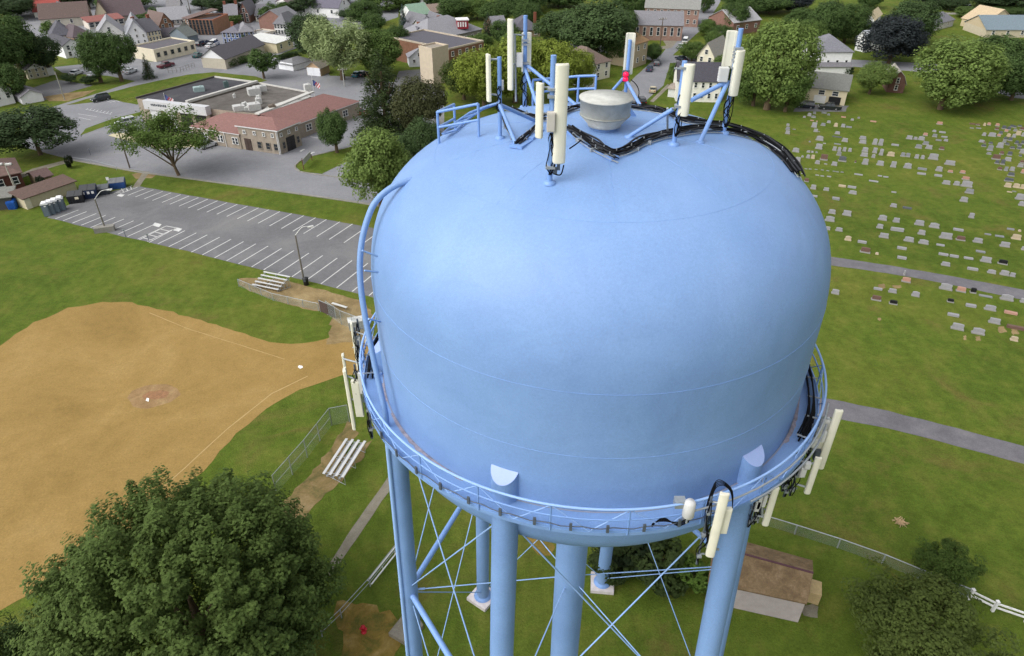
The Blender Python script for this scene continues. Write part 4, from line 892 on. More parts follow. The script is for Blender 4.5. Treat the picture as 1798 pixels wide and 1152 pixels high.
H('wooden_house','white gable with grey roof right of the red roofed building',(107,31),(131,28),20,15,'y',2.5,'#dcdcdc','#5d5c62',(1,2))
H('commercial_building','low brown roofed building below the white gable',(75,50),(160,44),34,16,'x',4,'#b1aba0','#5d4e4a',(1,4),cat='building')
H('store','tan gabled store front with a large pale gable',(168,40),(196,38),33,8,'y',6,'#b9ad96','#5a4a45',None,gab='#c0b49c',cat='building')
H('warehouse','wide warehouse with a huge dark brown roof at the top left',(190,40),(258,34),30,24,'x',5,'#9a9088','#54474a',None,cat='building')
H('store','red roofed store strip in front of the brown warehouse',(158,52),(220,44),40,6,'shed',1.0,'#c7bfb4','#85544e',(1,6),cat='building',ww=1.6,wh=1.6)
H('wooden_house','dark grey hip roofed house behind the white gabled house',(95,80),(133,76),64,11,'hip',3.5,'#a9a39a','#55545c',(2,3))
H('wooden_house','brown roofed house cluster right of the dark hip roof',(133,80),(166,74),66,10,'hip',3,'#97806f','#5a5054',(2,3))
H('wooden_house','small white house at the top edge left',(160,13),(178,10),5,9,'x',None,'#d6d6d2','#8d8a88',(1,2))
H('wooden_house','pale grey gabled house left of the long cream building',(228,81),(262,78),61,18,'y',4.0,'#cfd0d2','#8a8c92',(2,3),ww=.6,wh=.9)
H('wooden_house','pale roofed house hidden behind the pair of broad trees',(176,80),(222,76),60,12,'y',4.0,'#cdccc8','#8e8e92',(1,2))
H('brick_house','cream fronted house with an orange brick gable and twin chimneys',(258,77),(286,72),57,11,'x',3.2,'#c9bb98','#55545a',(2,5),chim=[(-.95,.5),(.9,.5)],ww=.6)
H('brick_house','orange brick gabled house behind the grey garages',(284,62),(308,58),44,10,'y',3.5,'#a06a4c','#6a5a55',(2,2),wm=BRO)
H('garage','small garage with a dark brown roof behind the cream building',(284,70),(312,69),64,7,'x',2,'#8f918f','#48444a',None,cat='garage')
H('garage','pale grey gabled garage behind the cream building',(308,72),(330,71),63,12,'y',2.4,'#a5a9b2','#74776f',None,cat='garage')
H('garage','blue grey garage with a dark side behind the cream building',(332,78),(350,74),64,9,'x',2.2,'#6f7a80','#5d625f',None,cat='garage')
H('commercial_building','long low cream building with a flat grey roof and five openings',(275,109),(346,92),90,11,'flat',0,'#d6cdb6','#5a575c',(1,6),cat='building',ww=1.0,wh=1.2,frame='#6b6a5e')
H('garage','long beige garage with a white gable beside the hedge',(357,119),(398,122),101,21,'y',2.6,'#b5ad9d','#565358',None,gab='#e2e2e4',cat='garage')
H('townhouse','blue painted terraced house with grey roof and white trimmed windows',(394,79),(424,80),57,9,'hip',1.5,'#4d6499','#68666f',(2,4),wh=1.5,chim=[(-.4,.5)])
H('townhouse','blue terraced house with a bay at its right end',(425,80),(449,78),57,9,'hip',2.0,'#546b9e','#7d7c80',(2,3),wh=1.5)
H('brick_row_building','three storey orange brick row with many tall windows',(336,61),(379,62),36,12,'flat',0,'#9a6248','#4c464a',(3,7),side=(3,3,'L'),wm=BRO,cat='building',ww=.8,wh=1.6,frame='#5b5452')
H('brick_house','tall narrow orange brick building at the left of the brick row',(327,59),(337,61),32,12,'shed',1.5,'#9a6248','#6a5854',(3,2),wm=BRO,ww=.7)
H('wooden_house','long grey roofed row house above the orange brick gable',(285,46),(334,42),36,11,'x',3.5,'#a39c98','#8c8c90',(1,6))
H('wooden_house','small steep grey roofed house near the top left centre',(296,25),(318,24),14,9,'x',3,'#b0adac','#7c7a7c',(1,3))
H('brick_house','brick house with twin gables near the top',(398,45),(420,44),27,10,'x',3,'#966050','#77757a',(2,3),wm=BR,chim=[(-.9,.5),(.9,.5)])
H('brick_house','brick gabled house with cream porch right of the twin gabled one',(424,40),(440,40),24,10,'y',4,'#966050','#6c696e',(2,2),wm=BR)
H('wooden_house','cream house with a grey roof below the round tree',(450,38),(474,38),27,10,'x',3,'#c9c3b4','#66656a',(1,3))
H('garage','white garages with a red edged roof at the top',(508,16),(534,12),7,9,'x',1.8,'#dddbd8','#6b5c60',(1,2),cat='garage')
H('wooden_hall','white gabled hall with dark roof left of the willow',(596,32),(617,24),14,18,'y',3.8,'#dededd','#63606c',(1,1),side=(1,3,'L'),cat='building')
H('wooden_house','white two storey house with porch roof left of the dark tall tree',(484,62),(505,63),42,10,'hip',3,'#d8d8d8','#6c6c70',(2,4))
H('brick_house','long grey roofed brick building behind the white porch house',(505,58),(532,50),36,12,'x',3,'#8f5c4e','#76767a',(2,5),wm=BR)
H('store','low cream shop front with a flat roof beside the grey porch house',(452,75),(486,66),64,6,'flat',0,'#cabfb0','#9c9a96',(1,5),cat='building')
H('warehouse','cream block warehouse with a white roof left of the dark tall tree',(488,94),(516,84),77,12,'shed',.8,'#c4b99a','#c9c9c6',(1,2),cat='building')
H('warehouse','low dark roofed lean-to against the cream block warehouse',(450,86),(488,84),76,10,'x',1.5,'#aaa290','#66646a',None,cat='building')
H('garage','white double garage with a grey hip roof',(491,121),(516,125),111,8,'hip',1.2,'#d9dbde','#77777a',None,door=[(-.48,3.0,2.1,'#e4e5e8'),(.48,3.0,2.1,'#e4e5e8')],cat='garage')
H('garage','tan gabled garage with two white doors',(540,132),(564,134),118,5,'y',1.5,'#b59a7c','#8c8478',None,door=[(-.45,2.2,2.2,'#e2e4e8'),(.45,2.2,2.2,'#e2e4e8')],cat='garage')
H('wooden_house','white house with a pale green roof near the top centre',(727,44),(757,40),27,10,'x',3,'#d9d9d8','#7c9482',(2,3))
H('wooden_house','white cottage at the top edge above the green roof',(737,13),(755,13),4,9,'y',3,'#d2d2d6','#9a9a9e',(1,2))
H('wooden_house','tan cottage with brown roof right of the green roof',(760,30),(785,27),22,9,'x',2.2,'#c2b394','#84746a',(1,3))
H('wooden_house','white gabled house with dark roof below the green roof',(737,57),(763,53),46,11,'y',3.2,'#cfcfd0','#6d6d72',(1,2))
H('wooden_house','narrow white gabled house left of the red cupola',(769,58),(786,56),46,10,'y',3.4,'#cdcdd0','#6d6d72',(1,1))
H('wooden_house','pale green gabled house with a red chimney',(725,86),(750,83),67,10,'y',3.0,'#a3aa8c','#5b5a62',(2,2),chim=[(.5,.3)])
H('wooden_house','low white gabled house at the left of the tan tower wall',(719,118),(755,116),101,11,'y',2.2,'#d3d7de','#87888e',(1,2),ww=.7,wh=.9)
H('wooden_house','grey roofed house behind the pale green house',(745,68),(780,64),56,11,'x',3,'#a5a3a2','#7e7d84',(1,3),chim=[(.9,.3)])
sch=H('school_building','large complex under steep grey hip roofs with a red cupola',(752,94),(846,72),72,16,'hip',4.5,'#8f8a86','#85858a',(1,8),cat='building')
mb=MB(); cu=at(812,49,G(812,88).y+10); cz=cu.z; 
for i_,(hh_,mm,ex) in enumerate(((2.6,0,0),(.3,1,.5))):
    mb.box((0,0,hh_/2+(2.6 if i_ else 0)),(3.6+ex,3.6+ex,hh_),.2,mm)
for k in (-1.2,-.4,.4,1.2): mb.box((k,-1.85+.2*k,1.4),(.45,.14,1.5),.2,1)
for k in (-1.2,-.4,.4,1.2): mb.box((1.85,k,1.4),(.14,.45,1.5),.2,1)
o=mb.obj('cupola',[M('#8c2432',.6,.06),M('#e0dede',.6,.03)],sch,world=False); o.matrix_parent_inverse=pinv(sch); o.location=(cu.x,cu.y,cz)
H('school_wing','pale tan tower wall of the school beside the olive tree',(762,150),(790,142),88,5,'flat',0,'#b9ac98','#8d857a',None,cat='building')
H('school_wing','flat roofed brick school wing with a pale parapet behind the trees',(790,128),(850,112),88,26,'flat',0,'#7f5e4c','#54525a',(2,5),gab='#b3a795',wm=brickm('#77523f','#8c6650','w'),cat='building')
H('wooden_house','grey roofed house right of the grey spruce',(868,62),(892,60),52,10,'x',3.4,'#8e6f5e','#76757a',(1,3))
H('wooden_house','dark hip roofed house behind the tallest mast',(902,66),(948,64),54,12,'hip',3.6,'#8d7a68','#56545c',(1,3),chim=[(.9,.5)])
H('wooden_house','house with a brown and grey hip roof beside the street below the very large tree',(1028,146),(1070,136),116,12,'hip',3.4,'#cfcab9','#6a5c54',(2,3))
H('wooden_house','white steep gabled annex of the brown roofed house',(1026,156),(1046,152),126,8,'y',3,'#d8d8da','#6c6a72',(1,1))
H('wooden_house','tan two storey house right of the short mast',(1112,120),(1134,112),78,9,'x',1.6,'#a3957c','#8c7050',(2,2))
H('brick_mill','large brick mill with rows of tall windows and a stone base',(1112,70),(1196,72),43,11,'x',3.4,'#94604e','#77767a',(1,7),wm=BRP,cat='building',ww=.9,wh=2.6,chim=None)
H('brick_mill','second larger brick building with a long grey roof behind the mill',(1130,44),(1224,48),13,12,'x',3.5,'#8f5c50','#82827e',(2,8),wm=BRP,cat='building')
H('wooden_house','cream gabled house up the side street',(1223,112),(1252,116),96,13,'y',3.6,'#d6cfbc','#8a8680',(1,2))
H('wooden_house','narrow cream house with a long roof behind the cream gabled house',(1246,84),(1262,86),76,10,'y',3,'#cfc8b8','#979288',(1,1))
H('wooden_house','white two storey house with a dark roof behind the right hand masts',(1186,178),(1262,180),141,9,'x',3.4,'#d8d6cc','#44424a',(2,6),door=None,ww=.7)
H('porch','white open porch of the house beside the side street',(1172,170),(1190,172),155,4,'hip',1.0,'#c9c9c6','#8a8078',None,cat='porch')
H('brick_house','brick house with a pale cross gable roof above the right mast',(1285,62),(1332,56),40,13,'x',3.2,'#8e5648','#9b9a9c',(1,3),wm=BR)
H('wooden_house','white two storey house with grey hip roof and four upper windows',(1424,134),(1487,134),98,12,'hip',3.4,'#dcdcdc','#717178',(1,4),ww=.7,h=6.6,door=[(-.2,1.2,2.1,'#b7b7b4')])
H('porch_roof','grey porch roof in front of the white hip roofed house',(1420,137),(1490,137),118,2.2,'shed',1.0,'#dcdcdc','#6e6c70',None,cat='porch')
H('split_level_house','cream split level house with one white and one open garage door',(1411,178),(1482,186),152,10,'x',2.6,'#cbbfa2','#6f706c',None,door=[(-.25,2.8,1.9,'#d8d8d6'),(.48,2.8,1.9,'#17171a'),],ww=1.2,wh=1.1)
e=bpy.data.objects['split_level_house']
for xx in (-.25,.5): link('window',wmesh(1.4,1.1),e,(xx*8.6/2,-.03,zat(G(1411,178),152)-1.0))
H('brick_house','small dark brick house with a gambrel roof by the cemetery',(1556,162),(1585,164),147,9,'gambrel',3.2,'#7a4436','#98938c',(1,1),wm=brickm('#5f443c','#745549','q'),ww=.7)
H('wooden_house','long white roofed house left of the purple tree',(1500,88),(1516,92),64,22,'y',2.0,'#dcdcdc','#c9cdd2',None)
H('wooden_house','white and tan roofed house at the top beyond the purple tree',(1512,44),(1532,46),33,16,'y',2.0,'#dcdcdc','#b9ab8c',None)
H('wooden_house','grey roofed house partly hidden at the right of the purple tree',(1633,56),(1672,46),44,10,'x',2,'#b0b0ae','#66666c',(1,2))
H('wooden_house','long blue grey roofed house near the right edge',(1728,66),(1830,66),52,14,'x',3.4,'#b9ae98','#6d7b84',(1,4),gab='#b9a98c')
H('wooden_house','tan gabled wing of the blue grey roofed house',(1725,54),(1775,50),40,10,'y',4,'#c0b190','#b3a184',None)
H('garage','low pale garage at the far side of the side street',(1175,42),(1184,40),36,6,'x',1,'#a9a59c','#8a8a88',None,cat='garage')
# ------------------------------------------------------------------ the brick station
stB=G(493,264); st=empty('fire_station',(stB.x,stB.y,0),'low brick station with red hip roofs in front and flat grey roofs behind','building','public buildings')
inv=lambda: st
def gp(pts,z): return [G(x,y,z) for x,y in pts]
SB=brickm('#9a8e80','#b0a494','st'); REDR=roofm('#82605b'); FLAT=mott('flat_roof',['#45454a','#4e4e53','#5a5a5d'],.3,6); FLAT2=mott('flat_roof_gravel',['#5c5752','#6a6560','#7c7772'],.25,5); PARA=M('#b9b7b2',.8,.08)
def block(nm,pts,z,wall,top,z0=0):
    mb=MB(); P=gp(pts,z); mb.prism([(p.x,p.y) for p in P],z0,z,0,1); return mb.obj(nm,[wall,top],st),P
def edge(P,i,j,h,t,mat,nm='parapet',par=None):
    a,b=P[i],P[j]; d=b-a; mb=MB(); mb.box(((a+b)/2).xy.to_3d()+Vector((0,0,a.z+h/2)),(d.length+t,t,h),math.atan2(d.y,d.x)); return mb.obj(nm,mat,par or st)
_,PA=block('wall',[(240,173),(376.5,136),(449.4,145.5),(330.5,180)],5.5,SB,FLAT)
edge(PA,0,1,.35,.3,M('#4c4644',.8,.1)); edge(PA,1,2,.35,.3,PARA); edge(PA,2,3,.5,.8,PARA); 
_,PB=block('wall',[(335,179.5),(451,146),(545,163.5),(455,200),(369,191)],5.2,SB,FLAT2)
edge(PB,1,2,.3,.35,PARA); edge(PB,2,3,.3,1.3,PARA)
# pale fascia over the garage bays with doors below
fa=G(259.5,174,5.9); fb=G(369,186,5.9); d=fb-fa; an=math.atan2(d.y,d.x); mb=MB(); mb.box(((fa+fb)/2).xy.to_3d()+Vector((0,0,5.1))+Vector((math.sin(an),-math.cos(an),0))*.9,(d.length,1.6,1.9),an); mb.obj('fascia',M('#b9babd',.7,.05),st)
n_=Vector((math.sin(an),-math.cos(an),0)); L=d.length
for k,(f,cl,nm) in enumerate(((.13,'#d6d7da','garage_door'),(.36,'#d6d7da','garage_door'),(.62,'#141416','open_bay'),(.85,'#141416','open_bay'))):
    c=(fa.lerp(fb,f)).xy.to_3d(); mb=MB(); mb.box(c+n_*.95+Vector((0,0,2.0)),(L*.17,.2,4.0),an)
    if nm=='garage_door':
        for q in range(5): mb.box(c+n_*1.08+Vector((0,0,.4+.8*q)),(L*.17,.06,.7),an)
    mb.obj(nm,M(cl,.6,.05),st)
mb=MB(); mb.box(((fa+fb)/2).xy.to_3d()+n_*.8+Vector((0,0,2.1)),(L,.18,4.2),an); mb.obj('wall',SB,st)
def letter(txt,loc,rz,size,mat,parent,tilt=PI/2):
    cu_=bpy.data.curves.new('lettering','FONT'); cu_.body=txt; cu_.size=size; cu_.extrude=.02; cu_.align_x='CENTER'; o=bpy.data.objects.new('lettering',cu_); C.objects.link(o); o.location=loc; o.rotation_euler=(tilt,0,rz); cu_.materials.append(mat)
    dg=bpy.context.evaluated_depsgraph_get(); me=bpy.data.meshes.new_from_object(o.evaluated_get(dg)); C.objects.unlink(o); bpy.data.objects.remove(o); q=bpy.data.objects.new('lettering',me); C.objects.link(q); q.location=loc; q.rotation_euler=(tilt,0,rz); q.parent=parent; q.matrix_parent_inverse=pinv(parent); return q
for f,w_ in ((.25,.26),(.78,.14)):
    c=(fa.lerp(fb,f)).xy.to_3d()+n_*1.72
    for k in range(9 if f<.5 else 5):
        mb=MB(); mb.box(c+Vector((math.cos(an),math.sin(an),0))*((k-(4 if f<.5 else 2))*L*w_/9)+Vector((0,0,5.3)),(L*w_/14,.05,.5 if k%3 else .35),an); mb.obj('sign_letter',M('#3a4048',.6,.05),st)
# red roofed wings: brick walls below a tiled hip
def wing(foot,ze,ridge,zr,ov=.35):
    P=gp(foot,ze); mb=MB(); mb.prism([(p.x,p.y) for p in P],0,ze-.05); mb.obj('wall',SB,st)
    R=gp(ridge,zr); c=sum(P,Vector())/len(P); E_=[p+(p-c).normalized()*ov for p in P]; return P,R,E_
P,R,E_=wing([(333,222),(419,235.5),(455,206),(395,196)],3.3,[(398,197),(455,202)],5.0)
mb=MB(); mb.add([E_[0],E_[1],R[1],R[0],E_[3]],[(0,1,2,3),(0,3,4)]); mb.add([p-Vector((0,0,.15)) for p in E_[:2]]+E_[:2],[(0,1,3,2)],1); mb.obj('roof',[REDR,WHITE],st); Pc=P
Pd,Rd,Ed=wing([(524,217),(630,178),(569,167),(452,203)],3.3,[(455,201),(568,164.5)],5.6)
mb=MB(); mb.add([Ed[0],Ed[1],Rd[1],Rd[0]],[(0,1,2,3)]); mb.add([Ed[1],Ed[2],Rd[1]],[(0,1,2)]); mb.add([p-Vector((0,0,.15)) for p in Ed[:2]]+Ed[:2],[(0,1,3,2)],1); mb.add([Rd[0]+Vector((0,0,.02)),Rd[1]+Vector((0,0,.02)),Rd[1]+Vector((.1,.3,-1)),Rd[0]+Vector((.1,.3,-1))],[(0,1,2,3)],2); mb.obj('roof',[REDR,WHITE,M('#5a3f3c',.8,.1)],st)
Pe,Re,Ee=wing([(416,220),(485,229),(523.6,213.8),(456,205)],5.1,[(458,203),(478,206)],6.3,.5)
mb=MB(); mb.add(Ee+Re,[(0,1,5,4),(1,2,5),(2,3,4,5),(3,0,4)]); mb.add([p-Vector((0,0,.22)) for p in Ee]+Ee,[(0,1,5,4),(1,2,6,5),(2,3,7,6),(3,0,4,7)],1); mb.obj('roof',[REDR,WHITE],st)
def wallwin(a,b,fs,z,w_,h,dark=False,nm='window'):
    d=b-a; an=math.atan2(d.y,d.x); 
    for f in fs:
        c=a.lerp(b,f); o=link(nm,wmesh(w_,h,'#8c8478' if dark else '#e2e2e0'),st,(0,0,0)); o.matrix_parent_inverse=pinv(st); o.location=(c.x+math.sin(an)*.06,c.y-math.cos(an)*.06,z); o.rotation_euler=(0,0,an)
wallwin(Pc[0],Pc[1],(.26,.32),1.7,.8,1.4); wallwin(Pc[0],Pc[1],(.58,.63),1.7,.8,1.4); wallwin(Pc[0],Pc[1],(.88,.93),1.7,.8,1.4)
wallwin(Pe[0],Pe[1],(.16,.42,.66,.88),3.9,.55,.7); wallwin(Pe[0],Pe[1],(.5,.72,.92),1.5,1.0,1.4,True); wallwin(Pe[1],Pe[2],(.15,.5,.85),3.9,.55,.7); wallwin(Pe[1],Pe[2],(.2,.85),1.6,.8,1.4,True)
wallwin(Pd[0],Pd[1],(.12,.16,.30,.34,.72,.76),1.8,.8,1.4)
def doorat(a,b,f,w_,h,mat):
    d=b-a; an=math.atan2(d.y,d.x); c=a.lerp(b,f); mb=MB(); mb.box((c.x+math.sin(an)*.04,c.y-math.cos(an)*.04,h/2),(w_,.16,h),an); mb.box((c.x+math.sin(an)*.14,c.y-math.cos(an)*.14,h/2),(.06,.06,h),an); mb.box((c.x+math.sin(an)*.14,c.y-math.cos(an)*.14,h*.66),(w_,.06,.08),an); mb.obj('door',mat,st)
doorat(Pe[1],Pe[2],.52,2.4,2.9,M('#2a292b',.3,.1)); doorat(Pe[0],Pe[1],.2,1.6,2.5,M('#4b3d38',.6,.1))
for P_,fs in ((Pe,((0,1,.98),(1,2,.02))),(Pc,((0,1,.7),(0,1,.05)))):
    for i,j,f in fs:
        c=P_[i].lerp(P_[j],f); mb=MB(); mb.tube([(c.x,c.y-.15,0),(c.x,c.y-.15,P_[i].z)],.07,6); mb.obj('downpipe',WHITE,st)
def roofbox(x,y,z,w_,d_,h,mat,nm='roof_unit'):
    p=G(x,y,z); mb=MB(); mb.box((p.x,p.y,z+h/2),(w_,d_,h),.5); mb.box((p.x,p.y,z+h+.03),(w_*.85,d_*.85,.06),.5); mb.tube([(p.x+w_*.2,p.y,z+h),(p.x+w_*.2,p.y,z+h+.3)],.18,8); mb.obj(nm,mat,st)
RU=M('#b4b4b2',.6,.12,3.)
for q in ((350,160,5.5,2.4,1.6,1.0,M('#90a3a2',.6,.1)),(398,153,5.5,1.1,1.1,1.3,M('#4a5c5c',.6,.1)),(447,166,5.2,2.8,2.2,1.5,RU),(457,160,5.2,3,1.6,1.2,RU),(412,172,5.2,.6,.6,.8,RU),(420,193,5.2,2.4,2.0,1.0,RU),(435,193,5.2,1.4,1.2,.7,RU),(447,192,5.2,2.6,2.2,1.3,RU),(455,182,5.2,1.2,1.2,1.2,RU),(455,176,5.2,1.0,1.0,1.0,RU),(541,160,5.2,1.6,1.6,1.6,RU),(478,190,5.2,1.5,1.2,.7,M('#6a5f55',.7,.1)),(430,185,5.2,1.1,1,.6,RU)): roofbox(*q)
sheet_=gp([(455,199),(470,186),(540,166),(548,169),(475,198)],5.23); mb=MB(); mb.add([p for p in sheet_],[(0,1,2,3,4)]); mb.obj('roof_coating',mott('white_coating',['#8c8a86','#b9b8b4','#d0d0cd'],.7,4),st)
# flags
def flagpole(x,yb,yt,col,label,flag_y):
    P=G(x,yb); z=zat(P,yt); e=empty('flagpole',P,label,'flagpole','flagpoles at the station'); mb=MB(); mb.tube([P,(P.x,P.y,z)],[.08,.04],8); mb.obj('pole',GREYW,e)
    mb=MB(); zz=zat(P,flag_y); n=8
    vs=[];fs=[]
    for i in range(n+1):
        for k in range(4): vs.append((P.x+.06+i*.22-.07*k,P.y+.12*math.sin(i*1.1+k),zz-k*.42-i*.13))
    for i in range(n):
        for k in range(3): fs.append((i*4+k,i*4+k+1,(i+1)*4+k+1,(i+1)*4+k))
    mb.add(vs,fs); mb.mi=0
    for i,f in enumerate(mb.f): mb.m[i]=i%2 if i>9 else 2
    mb.obj('flag',[M('#c33a45',.7,.05),M('#dcdcdc',.7,.03),M('#34406e',.7,.05)],e)
flagpole(303,222,163,'r','white flagpole with a small red and white flag before the garage bays',166)
flagpole(553,172,128,'r','tall flagpole with a red flag behind the red roof',140)
# ------------------------------------------------------------------ cars
def carmesh(kind='car'):
    L=4.5; hw=.88; mb=MB()
    if kind=='truck': prof=[(-2.6,.45),(-2.6,.95),(-1.0,1.0),(1.3,1.02),(2.5,.92),(2.65,.5)]; top=[(-1.0,1.0),(-.75,1.62),(.75,1.64),(1.35,1.02)]
    elif kind=='suv': prof=[(-2.2,.4),(-2.25,.95),(1.15,1.0),(2.1,.9),(2.25,.45)]; top=[(-2.15,.97),(-1.9,1.62),(.45,1.66),(1.2,1.0)]
    elif kind=='van': prof=[(-2.4,.4),(-2.45,1.2),(1.6,1.15),(2.3,.9),(2.4,.45)]; top=[(-2.4,1.2),(-2.3,2.0),(1.0,2.02),(1.7,1.1)]
    else: prof=[(-2.2,.4),(-2.22,.85),(-1.5,.92),(1.0,.92),(2.1,.78),(2.22,.42)]; top=[(-1.6,.92),(-.95,1.38),(.25,1.4),(1.1,.92)]
    n=len(prof); low=[(-prof[-1][0]+0,.28)]
    pts=prof+[(prof[-1][0]-.05,.28),(prof[0][0]+.05,.28)]; n=len(pts)
    rings=[(-hw,.93),(-hw*.96,1.0),(hw*.96,1.0),(hw,.93)]
    vs=[]
    for y,s in rings: vs+=[(x*s if s<1 else x,y,.28+(z-.28)*s if s<1 else z) for x,z in pts]
    fs=[]
    for r in range(3):
        for k in range(n): k2=(k+1)%n; fs.append((r*n+k,(r+1)*n+k,(r+1)*n+k2,r*n+k2))
    mb.add(vs,fs); mb.add(vs[:n],[tuple(range(n))]); mb.add(vs[-n:],[tuple(range(n))[::-1]])
    body=mb
    g=MB(); t=top; yi,yo=hw*.74,hw*.9
    vs=[(t[0][0],-yo,t[0][1]),(t[1][0],-yi,t[1][1]-.04),(t[2][0],-yi,t[2][1]-.04),(t[3][0],-yo,t[3][1]),(t[0][0],yo,t[0][1]),(t[1][0],yi,t[1][1]-.04),(t[2][0],yi,t[2][1]-.04),(t[3][0],yo,t[3][1])]
    g.add(vs,[(0,3,2,1),(4,5,6,7),(0,1,5,4),(2,3,7,6)]); 
    xm=(t[1][0]+t[2][0])/2; body.box((xm,0,t[1][1]-.02),(t[2][0]-t[1][0]+.1,yi*2+.04,.08)); 
    for sy in (-1,1):
        for xx in ((t[1][0]*.5+t[2][0]*.5),): body.box((xx,sy*(yi+yo)/2,(t[1][1]+t[0][1])/2),(.08,.12,t[1][1]-t[0][1]))
    return body.mesh('body',CARP),g.mesh('windows',GLASS),(prof[-1][0])
wm_=MB(); 
wm_.tube([(0,-.11,0),(0,.11,0)],.33,16,0); wm_.tube([(0,-.125,0),(0,.125,0)],.19,12,1); WH=wm_.mesh('wheel',[M('#18181a',.8,.1),M('#9a9c9e',.4,.1,metal=.5)])
hl_=MB(); hl_.box((0,0,0),(.08,.34,.16)); HL=hl_.mesh('headlight',M('#dfe3e6',.2,.03)); TL=hl_.mesh('tail_light',M('#8f1c20',.3,.05))
CM={k:carmesh(k) for k in('car','suv','truck','van')}
def car(kind,x,y,x2,y2,col,label,cat='car',S=1.0,group='cars parked in the town and by the station'):
    """centre at picture (x,y); nose towards (x2,y2)"""
    P=G(x,y); Q=G(x2,y2); a=math.atan2(Q.y-P.y,Q.x-P.x); e=empty({'truck':'pickup_truck','van':'van'}.get(kind,'parked_car'),P,label,cat,group,rz=a); e.scale=(S,S,S)
    b,g,nose=CM[kind]; link('body',b,e,col=col); link('windows',g,e)
    for sx in (-1.35,1.4):
        for sy in (-.8,.8): link('wheel',WH,e,(sx,sy,.33))
    for sy in (-.6,.6): link('headlight',HL,e,(nose-.02,sy,.68)); link('tail_light',TL,e,(-nose-.0,sy,.75))
    return e
car('suv',366,258,378,254,'#c9ccce','silver hatchback parked in front of the red roofed wing')
car('car',352,250,366,246,'#8c1d28','red car half hidden behind the silver hatchback')
car('suv',222,219,213,221,'#c4c8cc','silver car driving past the open airy tree')
car('suv',178,177,168,179,'#1b2224','black estate car parked by the grass bank')
car('car',632,201,646,203,'#8c1d2c','red car at the end of the red roofed station')
car('truck',292,118,303,115,'#5c1e2e','maroon pickup truck beside the small dark spruce','pickup truck')
car('car',347,100,352,97,'#2c5a58','dark green car by the long cream building')
car('suv',354,80,360,78,'#2b2c33','dark car at the end of the cream building')
car('car',362,78,368,76,'#26272e','black car right beside the dark car behind the cream building')
car('car',371,83,382,79,'#dcdde0','white car below the blue terraced house')
car('van',378,80,387,74,'#d6d6d6','white van beside the blue terraced house','van')
car('car',234,41,240,41,'#e2e2e4','white car by the red roofed store strip')
car('car',380,27,386,27,'#c9ccd2','pale car above the orange brick row')
car('car',386,28,392,28,'#2a2d3a','dark car next to the pale one above the orange brick row')
car('car',135,131,143,128,'#c8cccf','silver car behind the dark bushes')
car('car',167,134,175,131,'#b7bcc4','grey car behind the pair of broad trees, left')
car('car',230,128,238,125,'#c2c6ca','silver car beside the small dark spruce')
car('car',628,134,634,131,'#2d6d78','teal car by the lane behind the spruce')
car('car',637,133,643,130,'#2b3340','dark car next to the teal one')
car('car',1146,161,1148,152,'#b3a98c','beige car driving down the side street')
car('suv',1126,181,1122,176,'#1f2127','black car parked at the near end of the side street')
car('car',1112,188,1108,184,'#1b1d22','black car behind the short mast on the side street')
car('car',1140,124,1143,118,'#33415a','dark blue car parked on the left of the side street')
car('suv',1154,114,1158,108,'#4a4f55','dark grey car parked ahead of the blue one')
car('van',1203,76,1206,70,'#dedfe0','white van parked below the brick mill','van')
car('car',1195,84,1198,79,'#d4dade','white car behind the white van')
car('car',1196,106,1190,104,'#28303a','dark car behind the right hand mast')
car('suv',1413,189,1402,188,'#1d2430','dark blue car at the left of the cream garage')
car('truck',1456,192,1440,191,'#22272a','black pickup with a canopy in front of the cream garage','pickup truck')
car('van',1697,17,1705,16,'#dcdfe2','white van by the far lawn','van')
car('car',1090,180,1086,176,'#2a3c8a','blue car beside the white porch left of the side street')
car('car',752,110,760,106,'#39414c','dark car by the low white gabled house') if False else None
# ------------------------------------------------------------------ park furniture and poles
def upole(x,yb,yt,label,r=.14,mat=None,arms=0,lamps=0,cat='utility pole',name='utility_pole',lean=0):
    P=G(x,yb); z=zat(P,yt); e=empty(name,P,label,cat,'poles along the streets'); T_=Vector((P.x+lean,P.y,z)); mb=MB(); mb.tube([P,T_],[r*1.15,r*.8],10); mb.obj('pole',mat or M('#5a4f46',.9,.15,5.),e)
    for k in range(arms):
        mb=MB(); mb.box((T_.x,P.y,z-.4-.8*k),(2.6,.14,.16),.2); mb.obj('crossarm',M('#7a7268',.8,.1),e)
        for q in (-1.1,-.4,.4,1.1): mb=MB(); mb.tube([(T_.x+q,P.y+q*.2,z-.35-.8*k),(T_.x+q,P.y+q*.2,z-.1-.8*k)],.05,6); mb.obj('insulator',GREYW,e)
    for k in range(lamps):
        mb=MB(); mb.box((T_.x+(-.8 if k==0 else .8),P.y-.2,z-.15),(.9,.5,.25),.2); mb.obj('lamp_head',GREYW,e)
    return e,P,z
upole(228,295,229,'bare dark wooden pole at the curb beside the open tree',.13)
upole(31,342,286,'pale pole with floodlights behind the long cream shed',.13,M('#a8a498',.8,.1),1,2,'floodlight pole','floodlight_pole')
upole(605,152,120,'pale utility pole with a crossarm and white box by the spruce',.13,M('#9fa09c',.8,.1),1,0)
e,P,z=upole(678,118,86,'utility pole with a transformer among the trees behind the spruce',.14,None,1,0)
mb=MB(); mb.tube([(P.x+.4,P.y-.2,z-3),(P.x+.4,P.y-.2,z-1.8)],.4,10); mb.obj('transformer',M('#c2c4c4',.6,.05),e)
upole(1157,97,31,'tall dark wooden pole at the corner by the brick mill',.15,None,1,0)
upole(114,176,126,'leaning pale light pole beside the small lot',.12,M('#8f8c84',.8,.1),0,0)
upole(335,24,-2,'thin pole behind the steep grey roofed house',.14,None,1,0)
upole(453,76,52,'thin pole by the cream shop front',.12,None,1,0)
